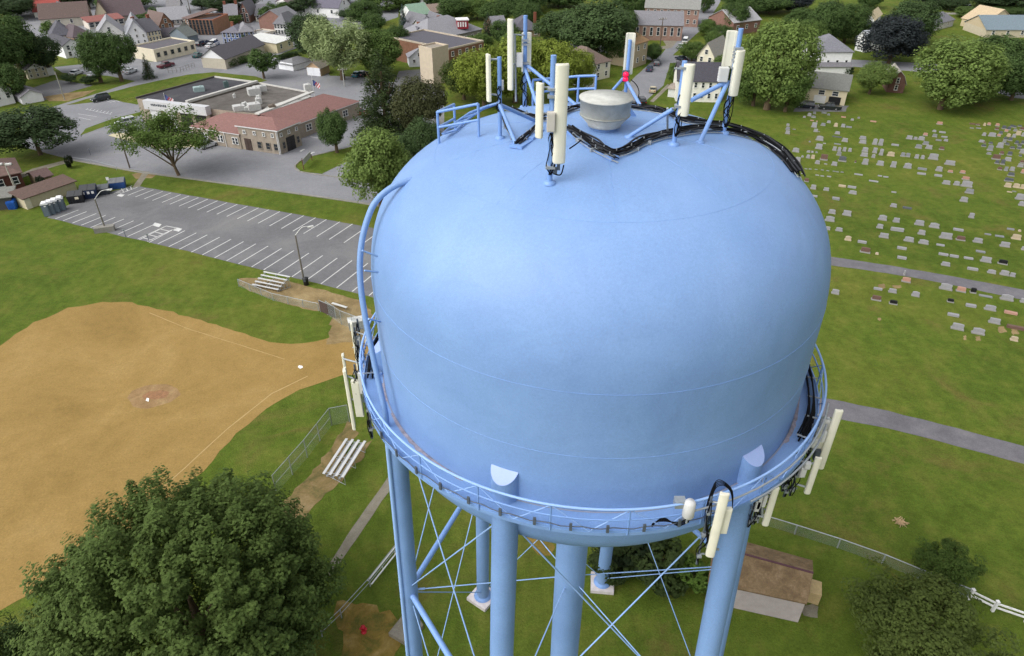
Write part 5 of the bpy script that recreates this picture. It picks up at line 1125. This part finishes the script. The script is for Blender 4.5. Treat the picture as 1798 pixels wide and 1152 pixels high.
def lamp(x,yb,yt,ax,ay,label,base=False):
    P=G(x,yb); z=zat(P,yt); e=empty('street_lamp',P,label,'street lamp','lamps of the parking lot'); A=at(ax,ay,P.y+1.0); mb=MB(); mb.tube([P,(P.x,P.y,z)],[.14,.10],10); mb.obj('pole',M('#6b675f',.7,.1),e)
    top=Vector((P.x,P.y,z)); mid=top.lerp(A,.5)+Vector((0,0,.55)); mb=MB(); mb.tube(smooth([top,mid,A],6),.05,7); mb.obj('arm',GREYW,e); mb=MB(); mb.box(A,(.8,.35,.16),math.atan2(A.y-P.y,A.x-P.x)); mb.box(A-Vector((0,0,.1)),(.5,.25,.08),0); mb.obj('lamp_head',GREYW,e)
    if base: mb=MB(); mb.box((P.x,P.y-.2,.45),(3.0,1.1,.9),.35); mb.obj('concrete_block',CONC2,e)
lamp(186,405,350,192,333,'curved arm lamp standing in a pale concrete block at the lot edge',True)
lamp(534,494,413,545,398,'tall lamp beside the upper bleachers and the black bin')
P=G(538,500); e=empty('litter_bin',P,'black litter bin at the foot of the tall lamp','litter bin'); mb=MB(); mb.lathe([(0,0),(.36,0),(.42,1.0),(.44,1.05),(.44,1.1),(.0,1.25)],16); mb.obj('body',M('#26282a',.6,.1),e,world=False); mb=MB(); mb.box((0,-.4,.85),(.3,.12,.2)); mb.obj('flap',DARKSTEEL,e,world=False)
P=G(197,346); e=empty('sign_post',G(194,330),'small white headed post beside the blue dumpster','post'); q=G(194,330); z=zat(q,314); mb=MB(); mb.tube([q,(q.x,q.y,z)],.05,6); mb.obj('post',STEEL,e); mb=MB(); mb.box((q.x,q.y,z),(.5,.1,.6)); mb.obj('sign',GREYW,e)
for x,yb,yt,lab in ((221,416,404,'short post at the lot edge right of the concrete block'),(262,424,412,'short post at the lot edge below the hatched bay'),(159,272,262,'thin post at the street edge below the dark round tree')):
    q=G(x,yb); z=zat(q,yt); e=empty('post',q,lab,'post','short posts at the lot edge'); mb=MB(); mb.tube([q,(q.x,q.y,z)],.05,6); mb.obj('pole',DARKSTEEL,e); mb=MB(); mb.box((q.x,q.y,z),(.35,.05,.25),.4); mb.obj('plate',STEEL,e)
# wayside board on the island
q1=G(533.5,298); q2=G(548,282); e=empty('notice_board',(q1+q2)/2,'small brown framed board on two posts on the grass island','sign')
for q,yt in ((q1,278),(q2,271)): mb=MB(); mb.tube([q,(q.x,q.y,zat(q,yt))],.09,7); mb.obj('post',M('#5a3a34',.8,.1),e)
d=q2-q1; mb=MB(); mb.box(((q1+q2)/2)+Vector((0,0,zat(q1,278)*.62)),(d.length*.9,.08,zat(q1,278)*.5),math.atan2(d.y,d.x)); mb.obj('board',M('#a9a9a6',.7,.08),e)
# dumpsters
def dumpster(x,y,w_,d_,h,rz,col,label,lid='#3a3c3e'):
    P=G(x,y); e=empty('dumpster',P,label,'dumpster','dumpsters beside the cream shed',rz=rz); mb=MB(); vs=[(-w_/2,-d_/2,0),(w_/2,-d_/2,0),(w_/2,d_/2,0),(-w_/2,d_/2,0),(-w_/2-.1,-d_/2-.1,h*.8),(w_/2+.1,-d_/2-.1,h*.8),(w_/2+.1,d_/2+.1,h),(-w_/2-.1,d_/2+.1,h)]; mb.add(vs,[(0,3,2,1),(4,5,6,7),(0,1,5,4),(1,2,6,5),(2,3,7,6),(3,0,4,7)])
    for k in range(5): mb.box((-w_/2+w_*(k+.5)/5,-d_/2-.08,h*.42),(.08,.08,h*.7))
    mb.obj('body',M(col,.6,.15),e,world=False)
    R=Matrix.Rotation(math.atan2(h*.2,d_),3,'X')
    for s_ in (-1,1): mb=MB(); mb.box((s_*w_*.26,0,h*.93),(w_*.5,d_*1.12,.08),0,0,R); mb.obj('lid',M(lid,.6,.1),e,world=False)
dumpster(208,329,2.6,1.7,1.5,.35,'#264a82','blue dumpster standing alone at the corner of the lot',lid='#6a6c6e')
dumpster(180,340,2.6,1.6,1.4,.35,'#33383e','low grey lidded dumpster behind the curved arm lamp',lid='#55585b')
dumpster(159,346,2.6,1.8,2.0,.35,'#1d2c4a','tall navy dumpster with white notices on its front')
e=bpy.data.objects['dumpster.002']
for k in (-.7,.1,.8): mb=MB(); mb.box((k,-1.06,1.2),(.4,.04,.45)); mb.obj('notice',M('#d8d8d8',.6,.03),e,world=False)
dumpster(136,354,2.4,1.7,1.7,.35,'#232428','black dumpster with a cream notice next to the portable toilets')
mb=MB(); mb.box((.3,-1.0,1.0),(.6,.04,.4)); mb.obj('notice',M('#d8cfb8',.6,.03),bpy.data.objects['dumpster.003'],world=False)
dumpster(24,366,1.2,1.0,1.6,.2,'#1f57a8','bright blue bin at the end of the long cream shed','#1f57a8')
# portable toilets
pt=None
for k,(x,y,lab) in enumerate(((85,378,'leftmost grey portable toilet with a white roof'),(93,375,'second grey portable toilet from the left'),(101,372,'third grey portable toilet from the left'),(111,368,'rightmost grey portable toilet, beside the black dumpster'))):
    P=G(x,y)
    e=empty('portable_toilet',P,lab,'portable toilet','portable toilets in a row',rz=.42)
    mb=MB(); mb.box((0,0,1.05),(1.05,1.05,2.1)); mb.obj('body',M('#5a6670',.5,.08),e,world=False); mb=MB(); mb.box((0,-.55,1.0),(.75,.06,1.8)); mb.box((.28,-.6,1.0),(.06,.06,.2)); mb.obj('door',M('#65717c',.5,.05),e,world=False)
    mb=MB(); mb.add([(-.6,-.6,2.1),(.6,-.6,2.1),(.6,.6,2.1),(-.6,.6,2.1),(-.35,-.6,2.42),(.35,-.6,2.42),(.35,.6,2.42),(-.35,.6,2.42)],[(4,5,6,7),(0,1,5,4),(1,2,6,5),(2,3,7,6),(3,0,4,7)]); mb.obj('roof',M('#dfe0e2',.5,.03),e,world=False)
    mb=MB(); mb.box((.1,-.6,1.85),(.3,.03,.2)); mb.obj('vent',M('#d8d8d8',.5,.03),e,world=False)
# park sheds
H('store_shed','long cream shed with a brown roof beside the dumpsters',(48.5,368),(137,336.5),350,3.4,'shed',.5,'#b8ae93','#5f4d46',None,cat='shed',group='park buildings',door=[(-.9,1.0,2.0,'#cfc8b4')])
H('pavilion','brown roofed wooden pavilion at the left edge',(-30,347),(47,331),318,9,'hip',1.6,'#4f2c26','#6b5650',(1,3),cat='pavilion',group='park buildings')
H('park_hut','small hut with a brown roof behind the long cream shed',(72,330),(96,323),314,4,'x',.8,'#8c7a66','#5f4d4a',None,cat='hut',group='park buildings')
H('park_hut','low grey roofed hut at the left edge below the pavilion',(-20,372),(26,366),352,4,'shed',.3,'#4a4a48','#73726c',None,cat='hut',group='park buildings')
bigtree(71,322,1.5,22,1.7,'#2c3824','small dark round bush behind the long cream shed','bush','bushes of the park')
bigtree(121,284,1.3,16,1.5,'#26301c','small dark bush at the end of the narrow walk','bush','bushes of the park')
# the brown gabled shed at lower right
a=G(1262,1050); sh=empty('brown_shed',G(1340,1055),'grey walled shed with a weathered brown shingle roof at the lower right','shed','park buildings')
zs=2.6; ew=gp([(1240,1036),(1418,1061)],zs-.1); rw=gp([(1240,957),(1428,1011)],zs+1.5); fw=gp([(1240,930),(1427,986)],zs-.1)
SHR=mott('old_shingles',['#66543e','#7e6a50','#957f66'],.9,7,bump=.03)
bw=gp([(1240,1052),(1407,1094)],0); z_=0
e0,e1=gp([(1243,1022),(1417,1060)],zs); r0,r1=gp([(1252,958),(1428,1006)],zs+1.3); f0,f1=gp([(1262,938),(1427,984)],zs-.1)
mb=MB(); mb.add([e0,e1,r1,r0],[(0,1,2,3)]); mb.add([r0,r1,f1,f0],[(0,1,2,3)]); mb.add([p-Vector((0,0,.14)) for p in (e0,e1)]+[e0,e1],[(0,1,3,2)]); mb.add([e1,r1,f1,e1-Vector((0,0,.14)),r1-Vector((0,0,.14)),f1-Vector((0,0,.14))],[(0,1,4,3),(1,2,5,4)]); mb.obj('roof',SHR,sh)
mb=MB(); mb.tube([r0,r1],.09,6); mb.obj('ridge_cap',M('#4c3038',.8,.1),sh)
q=[e0,e1,f1,f0]; qi=[Vector((p.x,p.y,0)) for p in q]; c=sum(qi,Vector())/4; qi=[p.lerp(c,.03) for p in qi]
mb=MB(); mb.prism([(p.x,p.y) for p in qi],0,zs-.12); m_=(qi[1]+qi[2])/2; mb.add([qi[1]+Vector((0,0,zs-.12)),qi[2]+Vector((0,0,zs-.12)),Vector((m_.x,m_.y,zs+1.0))],[(0,1,2)]); mb.obj('wall',M('#a39a98',.85,.08,1.5),sh)
dd=gp([(1424,1016),(1443,1022),(1443,1046),(1422,1040)],1.3); mb=MB(); mb.add(dd+[p-Vector((0,0,1.28)) for p in dd],[(0,1,2,3),(4,7,6,5),(0,4,5,1),(1,5,6,2),(2,6,7,3),(3,7,4,0)]); mb.obj('lean_to',M('#b09b72',.8,.12,3.),sh)
sheet('path',[(1404,1066),(1426,1060),(1436,1066),(1436,1086),(1424,1084),(1410,1080)],.02,CONC,.05,.5,label='small concrete step beside the brown shed')
P=[G(697,1083),G(742,1092),G(728,1142),G(682,1120)]; mb=MB(); mb.prism([(p.x,p.y) for p in (G(722,1068),G(744,1103),G(715,1136),G(683,1117))],0,.45); tag(mb.obj('concrete_slab',CONC),'square concrete slab half hidden behind the left tower leg','slab')
q=G(639,1110); e=empty('fire_hydrant',q,'tiny red hydrant on the yellow brown mulch patch','hydrant'); mb=MB(); mb.lathe([(.22,0),(.22,.1),(.15,.12),(.15,.6),(.2,.62),(.16,.75),(0,.85)],12); mb.tube([(-.28,0,.45),(.28,0,.45)],.09,8); mb.obj('body',M('#b3182c',.5,.1),e,world=False)
# white stick pile on the lawn
q=G(1580,918); e=empty('brush_pile',q,'small pale heap of dry sticks on the cemetery lawn','brush pile'); mb=MB()
for k in range(60):
    a_=rnd.uniform(0,6.28); L_=rnd.uniform(.25,.75); mb.tube([(rnd.uniform(-.3,.3),rnd.uniform(-.3,.3),.05+rnd.uniform(0,.25)),(math.cos(a_)*L_,math.sin(a_)*L_*.9,.03+rnd.uniform(0,.25))],.025,4)
tag(mb.obj('sticks',M('#b39a78',.9,.2),e,world=False),None)
# bleachers
def bleacher(c1,c2,c3,label,rows=5,h0=.45,rise=.32):
    """c1-c2: ends of the lowest plank, c3: end of the top plank next to c1 (ground pixels at plank height)"""
    a=G(*c1,h0); b=G(*c2,h0); t=G(*c3,h0+rise*(rows-1)); st_=(t-a)/(rows-1); e=empty('bleachers',Vector((a.x,a.y,0)),label,'bleachers','aluminium bleachers'); d=b-a; an=math.atan2(d.y,d.x)
    AL=M('#c9cacb',.4,.05,2.,metal=.2)
    for k in range(rows):
        c=(a+b)/2+st_*k; mb=MB(); mb.box(c,(d.length,.27,.05),an); mb.obj('seat_plank',AL,e)
        if k: mb=MB(); mb.box(c-st_*.55-Vector((0,0,.3)),(d.length,.2,.04),an); mb.obj('foot_plank',M('#8d9092',.5,.05,metal=.2),e)
    for f in (.06,.5,.94):
        p0=a.lerp(b,f); p1=p0+st_*(rows-1); mb=MB(); mb.tube([Vector((p0.x,p0.y,.05)),Vector((p1.x,p1.y,.05))],.03,5); mb.tube([p0-Vector((0,0,.05)),p1-Vector((0,0,.05))],.03,5)
        for k in range(rows): q=p0+st_*k; mb.tube([Vector((q.x,q.y,.05)),q],.03,5)
        for k in range(rows-1): q=p0+st_*k; r=p0+st_*(k+1); mb.tube([Vector((q.x,q.y,.05)),r],.02,4)
        mb.obj('support_frame',STEEL,e)
bleacher((443,499),(489,508.5),(463,477),'upper white planked bleachers facing the infield beside the tall lamp',5)
bleacher((568,832),(609,770),(601,838),'lower bleachers with white planks below the left catwalk rack',4)
# chain link fences
def fence(pts,h,label,step=2.4,mesh=True,top=True,mid=False,r=.035,mat=None,name='chain_link_fence',solid=None):
    P=[G(*p) for p in pts]; e=empty(name,P[0],label,'fence','fences of the park'); mt=mat or STEEL
    for a,b in zip(P,P[1:]):
        n=max(1,round((b-a).length/step))
        for k in range(n+1):
            if k==n and b is not P[-1]: continue
            q=a.lerp(b,k/n); mb=MB(); mb.tube([q,q+Vector((0,0,h))],r*1.3,6); mb.obj('post',mt,e)
        if top: mb=MB(); mb.tube([a+Vector((0,0,h)),b+Vector((0,0,h))],r,6); mb.obj('rail',mt,e)
        if mid: mb=MB(); mb.tube([a+Vector((0,0,h*.5)),b+Vector((0,0,h*.5))],r*.8,6); mb.obj('rail',mt,e)
        if mesh:
            me=bpy.data.meshes.new('mesh_panel'); L_=(b-a).length; me.from_pydata([a,b,b+Vector((0,0,h)),a+Vector((0,0,h))],[],[(0,1,2,3)]); uv=me.uv_layers.new(); 
            for i,c in enumerate(((0,0),(L_,0),(L_,h),(0,h))): uv.data[i].uv=c
            me.materials.append(CHAIN); o=bpy.data.objects.new('mesh_panel',me); C.objects.link(o); o.parent=e; o.matrix_parent_inverse=pinv(e)
    return e
fence([(486,866),(540,803),(583,747)],2.4,'tall chain link fence running from the big tree to the bleachers',mid=True)
fence([(583,747),(614,741)],2.4,'short return of the chain link fence beside the left catwalk rack',2.0)
fence([(420,503),(480,528),(560,546)],1.2,'chain link fence in front of the upper bleachers')
fence([(575,553),(600,570),(640,585)],2.2,'chain link screen behind the dugout gap')
f=fence([(563,548),(590,560)],1.9,'dark screened gate panel near the dugout gap',2,mesh=False); p,q=G(563,548),G(590,560); d=q-p; mb=MB(); mb.box((p+q)/2+Vector((0,0,1)),(d.length,.06,1.7),math.atan2(d.y,d.x)); mb.obj('screen',M('#4a3b38',.8,.2),f)
q=G(598,540); e=empty('bench',q,'white plank bench in the dugout near the overflow pipe','bench'); p,r_=G(583,532,.5),G(609,540,.5); d=r_-p; mb=MB(); mb.box((p+r_)/2,(d.length,.35,.06),math.atan2(d.y,d.x)); mb.obj('seat',GREYW,e)
for f_ in (.1,.9): c=p.lerp(r_,f_); mb=MB(); mb.tube([(c.x,c.y,0),(c.x,c.y,.5)],.04,5); mb.obj('leg',STEEL,e)
q=G(626,575); e=empty('equipment_box',q,'pale grey storage box behind the slim white antenna','storage box'); mb=MB(); mb.box((0,0,.6),(1.9,1.2,1.2),.3); mb.obj('body',M('#8f9494',.7,.08),e,world=False); mb=MB(); mb.box((0,0,1.25),(2.0,1.3,.12),.3); mb.obj('lid',GREYW,e,world=False)
fence([(1330,918),(1395,938),(1470,962),(1548,990),(1625,1022),(1700,1052)],1.2,'low galvanised fence right of the tower with a top rail',5.0,r=.05)
fence([(566,1118),(600,1085),(650,1030),(700,966)],1.1,'grey pipe railing left of the tower leg',6,mesh=False,mid=True,r=.035,name='pipe_railing')
mb=MB(); e=empty('white_rail',G(700,950),'double white rail beside the grey pipe railing','rail','white rails'); 
for k,(x0,y0,x1,y1) in enumerate(((646,1020,712,938),(652,1026,716,946))): mb=MB(); mb.tube([G(x0,y0,.5),G(x1,y1,.5)],.07,6); mb.obj('rail',WHITE,e)
for f_ in (0,.33,.66,1): c=G(649,1023,.5).lerp(G(714,942,.5),f_); mb=MB(); mb.tube([(c.x,c.y,0),c],.05,5); mb.obj('post',WHITE,e)
def vinyl(pts,label):
    P=[G(*p) for p in pts]; e=empty('rail_fence',P[0],label,'fence','white rail fences')
    for a,b in zip(P,P[1:]):
        d=b-a; an=math.atan2(d.y,d.x)
        for z in (.55,1.0): mb=MB(); mb.box((a+b)/2+Vector((0,0,z)),(d.length,.08,.16),an); mb.obj('rail',WHITE,e)
    for p in P: mb=MB(); mb.box(p+Vector((0,0,.62)),(.2,.2,1.25)); mb.box(p+Vector((0,0,1.27)),(.26,.26,.06)); mb.obj('post',WHITE,e)
vinyl([(1700,1052),(1742,1073),(1800,1093),(1860,1114)],'white two rail fence piece at the right edge beyond the dark tree')
fence([(296,128),(318,127),(342,118)],1.3,'wooden enclosure by the long cream building',1.2,mesh=False,mid=True,name='wooden_fence',mat=M('#6c6458',.9,.1))
fence([(128,283),(160,287),(205,299)],.8,'low cable barrier at the street edge below the dark round tree',6,mesh=False,r=.03)
# ------------------------------------------------------------------ the cemetery
def tablet(shape):
    mb=MB()
    if shape=='flat': mb.box((0,0,.5),(1,1,1)); mb.box((0,0,1.02),(.9,.86,.06)); return mb.mesh('tablet',STONE)
    n=8; prof=[(-.5,0),(-.5,.86)]+[(-.5*math.cos(PI*k/n),.86+.14*math.sin(PI*k/n)) for k in range(1,n)]+[(.5,.86),(.5,0)]
    if shape=='square': prof=[(-.5,0),(-.5,.97),(-.46,1),(.46,1),(.5,.97),(.5,0)]
    if shape=='peak': prof=[(-.5,0),(-.5,.8),(-.2,.92),(0,1.0),(.2,.92),(.5,.8),(.5,0)]
    c=len(prof); vs=[(x,-.5,z) for x,z in prof]+[(x,.5,z) for x,z in prof]; mb.add(vs,[tuple(range(c))[::-1],tuple(range(c,2*c))]+[(i,(i+1)%c,(i+1)%c+c,i+c) for i in range(c)])
    mb.box((0,-.53,.55),(.55,.06,.3)); mb.box((0,-.52,.25),(.7,.04,.05)); return mb.mesh('tablet',STONE)
TB_={k:tablet(k) for k in('round','square','peak','flat')}
bmb=MB(); bmb.box((0,0,.5),(1,1,1)); BASE=bmb.mesh('base',STONE)
COL={'w':'#959497','g':'#828487','dg':'#55595e','b':'#6a5148','k':'#131316','t':'#b3a48c','p':'#b08878'}
CN={'w':'pale grey','g':'grey','dg':'dark grey','b':'brown','k':'polished black','t':'tan','p':'pinkish'}
gy=math.atan2((G(1798,509)-G(1459,451)).y,(G(1798,509)-G(1459,451)).x)
R5="118,45,52,22,g;1075,58,55,40,w;1490,40,50,40,w;1510,90,50,35,w;548,98,50,28,w;650,112,65,22,dg;1130,180,40,42,w;87,148,55,35,w;198,162,68,42,w;70,205,75,45,w;465,197,65,45,w;568,212,50,36,w;740,234,72,42,w;852,254,75,42,w;55,268,40,25,w;140,278,55,28,w;445,257,50,35,w;575,278,95,42,w;757,304,55,38,w;1033,276,72,25,w;1425,270,50,18,g;1493,280,20,12,t;207,348,50,38,t;313,368,65,28,w;475,328,72,38,w;662,356,75,38,w;772,374,75,36,w;938,335,95,50,w;1050,348,68,36,b;1178,364,70,38,w;1255,308,45,14,g;1343,322,62,14,g;1465,340,68,42,t;1380,396,72,40,w;1520,420,30,28,w;335,440,78,46,b;425,452,25,14,t;610,414,68,28,w;900,388,58,16,w;1200,438,65,18,g;922,460,68,24,w;1002,474,62,26,w;1110,488,65,20,w;1238,510,80,44,w;1365,526,70,38,k;610,486,66,28,w;938,537,66,30,w;1140,570,75,28,w;1282,594,62,30,w;1377,608,65,40,w;1438,618,40,30,w;642,660,68,40,p;938,716,95,54,w;1052,732,72,42,p;1143,742,45,45,k;1238,770,95,10,g;1395,795,95,50,w;1515,812,40,35,w;112,748,60,38,w;432,718,62,24,w;540,738,62,32,w;712,766,60,42,w;418,796,75,40,b;546,825,62,34,k;975,810,50,28,k;1127,845,72,32,w;1270,870,85,42,w;1425,898,90,30,p;995,914,80,30,w;1302,968,85,44,w;1460,1010,120,40,b;1025,1014,95,54,w;1180,1048,95,54,w;1450,1098,55,36,t;628,608,12,40,w"
R4="85,372,60,45,w;88,322,55,40,g;90,275,40,28,w;345,160,50,40,w;405,135,40,30,g;395,180,55,25,g;285,178,35,18,w;520,130,60,25,g;575,150,35,20,g;375,218,45,18,p;400,295,70,65,w;435,230,20,14,p;508,275,60,35,g;575,242,48,30,w;658,285,48,50,t;745,292,50,42,w;815,298,70,26,g;420,348,55,38,w;460,350,25,10,w;678,375,65,35,w;855,212,40,22,w;932,188,30,20,g;752,178,55,20,p;1105,230,70,20,p;165,322,40,12,g;465,450,95,62,w;765,465,75,48,w;675,412,110,14,dg;980,435,85,40,w;978,485,90,45,w;1120,500,60,85,w;1188,508,60,88,w;1365,512,85,30,w;182,588,88,58,w;455,552,90,72,w;350,470,25,12,g;525,490,35,14,w;680,498,80,14,g;642,570,50,52,w;700,575,45,50,w;760,578,45,52,w;825,582,45,48,w;695,628,60,50,g;1005,585,75,60,w;995,640,90,50,w;1120,600,55,72,w;1105,655,45,45,w;1195,625,50,85,w;1312,635,90,58,t;1455,640,55,52,g;1515,645,55,50,g;335,592,45,22,w;380,595,30,20,w;430,597,30,15,g;205,702,70,62,w;150,695,45,14,g;262,650,30,20,w;328,660,48,48,w;385,665,48,48,t;515,685,95,80,b;440,728,60,48,w;735,700,100,75,dg;640,748,72,50,w;540,735,40,8,w;1005,735,75,78,w;1185,745,88,60,w;1340,768,68,78,w;1510,780,95,72,w;892,712,20,28,b;165,775,35,14,g;225,785,35,14,g;305,792,35,14,g;355,795,35,14,g;425,800,35,14,g;500,806,35,14,g;565,815,35,14,g;640,822,35,14,g;680,828,35,14,g;735,832,35,14,g;190,832,45,13,w;268,850,45,13,w;440,868,45,14,w;500,878,45,14,w;580,885,50,18,w;930,860,100,16,w;1185,878,50,22,w;1255,890,60,20,w;1110,940,110,18,w;310,940,60,45,b;390,1028,70,58,w;545,1045,70,38,w;735,1002,85,38,t;850,1015,100,38,w;860,1085,98,45,w;405,1120,72,32,w;660,1145,85,32,w;1350,1072,55,22,w"
R3="360,172,65,32,p;305,250,42,22,w;390,262,65,25,w;38,328,68,42,w;102,332,42,30,w;165,338,72,45,w;208,292,50,34,p;308,305,52,35,g;412,310,62,20,w;350,346,58,25,g;428,350,45,24,w;212,388,68,40,g;135,425,72,45,g;245,432,72,45,w;382,440,55,38,b;115,532,45,45,w;178,538,40,45,w;290,545,105,72,w;175,655,92,36,g;352,668,72,58,w;168,704,88,30,w;345,725,78,34,w;475,682,55,26,p;605,690,58,32,p;468,602,112,52,w;638,760,80,36,p;430,808,85,46,w;540,818,65,50,w;645,835,120,72,w;675,905,90,56,g;615,993,80,58,w;710,172,60,20,b;770,180,40,18,b;838,185,25,34,t;885,180,40,30,p;705,215,40,14,g;775,218,50,18,g;833,292,42,38,w;918,300,80,46,w;808,362,60,28,w;1000,420,70,66,w;895,450,60,65,g;885,490,50,25,g;830,408,50,25,dg;905,380,40,25,dg;840,370,30,15,b;975,190,45,35,p;1045,220,45,40,dg;1095,230,40,38,dg;1130,200,40,25,dg;1160,205,35,22,dg;1215,195,40,18,dg;1240,232,50,36,b;970,230,40,30,b;1010,275,40,35,dg;990,300,40,25,p;1070,250,40,25,p;1165,245,40,30,g;1195,285,55,50,t;1150,310,40,40,w;1095,300,40,35,t;1250,300,40,45,w;1060,335,40,32,dg;1110,345,45,40,dg;1180,380,40,40,dg;1245,380,40,40,dg;1210,405,45,30,dg;1050,365,40,25,g;1080,390,45,25,dg;1135,430,50,25,dg;1205,435,45,25,dg;1240,480,60,55,w;1020,490,45,40,b;1105,500,50,45,dg;960,545,90,60,b;1085,560,70,45,w;970,590,45,40,dg;1028,600,45,65,dg;1220,510,30,20,dg;1240,580,45,30,b;1220,625,60,40,w;1000,655,50,36,b;1065,665,40,48,g;1130,665,50,48,w;1245,690,40,45,p;1120,720,70,42,dg;1075,775,50,45,dg;1120,778,50,40,dg;1085,838,70,50,t;1175,845,70,52,t;1242,855,50,50,t;1105,895,50,12,t;1210,970,90,70,w;1232,1035,65,52,w;1155,890,40,16,g"
stones=[]
for txt,ox,oy,sc in ((R5,1440,340,4.265),(R4,1370,180,6.776),(R3,1590,190,6.063)):
    for it in txt.split(';'):
        x,y,w_,h_,c=it.split(','); stones.append((ox+float(x)/sc,oy+float(y)/sc,float(w_)/sc,float(h_)/sc,c))
ZN=[('below upper path',lambda x,y:y>451+.172*(x-1459)+14),('above upper path',lambda x,y:y>405 and x>1400),('in crowded right plot',lambda x,y:x>1700 and y<345),('on middle lawn',lambda x,y:y>318),('in far centre plot',lambda x,y:x>1585),('in plot near cream garage house',lambda x,y:True)]
ordw=['first','second','third','fourth','fifth','sixth','seventh','eighth','ninth','tenth','eleventh','twelfth','thirteenth','fourteenth','fifteenth','sixteenth','seventeenth','eighteenth','nineteenth','twentieth']
zones={}
for s_ in stones:
    for i,(nm,fn) in enumerate(ZN):
        if fn(s_[0],s_[1]): zones.setdefault(i,[]).append(s_); break
for zi,lst in zones.items():
    lst.sort(key=lambda s:s[1]-.17*(s[0]-1459)); nrow=max(1,round(len(lst)/7)); rows_=[lst[i*7:(i+1)*7] for i in range((len(lst)+6)//7)]
    for ri,row in enumerate(rows_):
        row.sort(key=lambda s:s[0])
        for k,(x,y,w_,h_,c) in enumerate(row):
            P=G(x,y); d=depth(P); W=w_*d/F*.92; Hh=h_*d/F*.86; flat=Hh<W*.42
            W=max(W,.25); wd='low' if flat else ('tall' if Hh>W*.95 else 'broad' if w_>20 else 'small' if w_<10 else 'upright')
            lab=f"{wd} {CN[c]} headstone, {ordw[k]} from left, {ordw[ri]} row {ZN[zi][0]}"
            e=empty('headstone',P,lab,'headstone','headstones of the cemetery',rz=gy+rnd.uniform(-.06,.06))
            if flat: 
                hh=max(.12,Hh*.6); o=link('tablet',TB_['flat'],e,(0,0,0),0,(W,min(.5,W*.4),hh),COL[c])
            else:
                b_h=min(.28,Hh*.2); link('base',BASE,e,(0,0,0),0,(W,.55,b_h),'#8f8d8a' if c!='t' else COL[c])
                sh=('round','square','round','peak')[(k*3+ri)%4] if c!='k' else 'round'; link('tablet',TB_[sh],e,(0,.02,b_h),0,(W*.84,.28,Hh-b_h),COL[c])
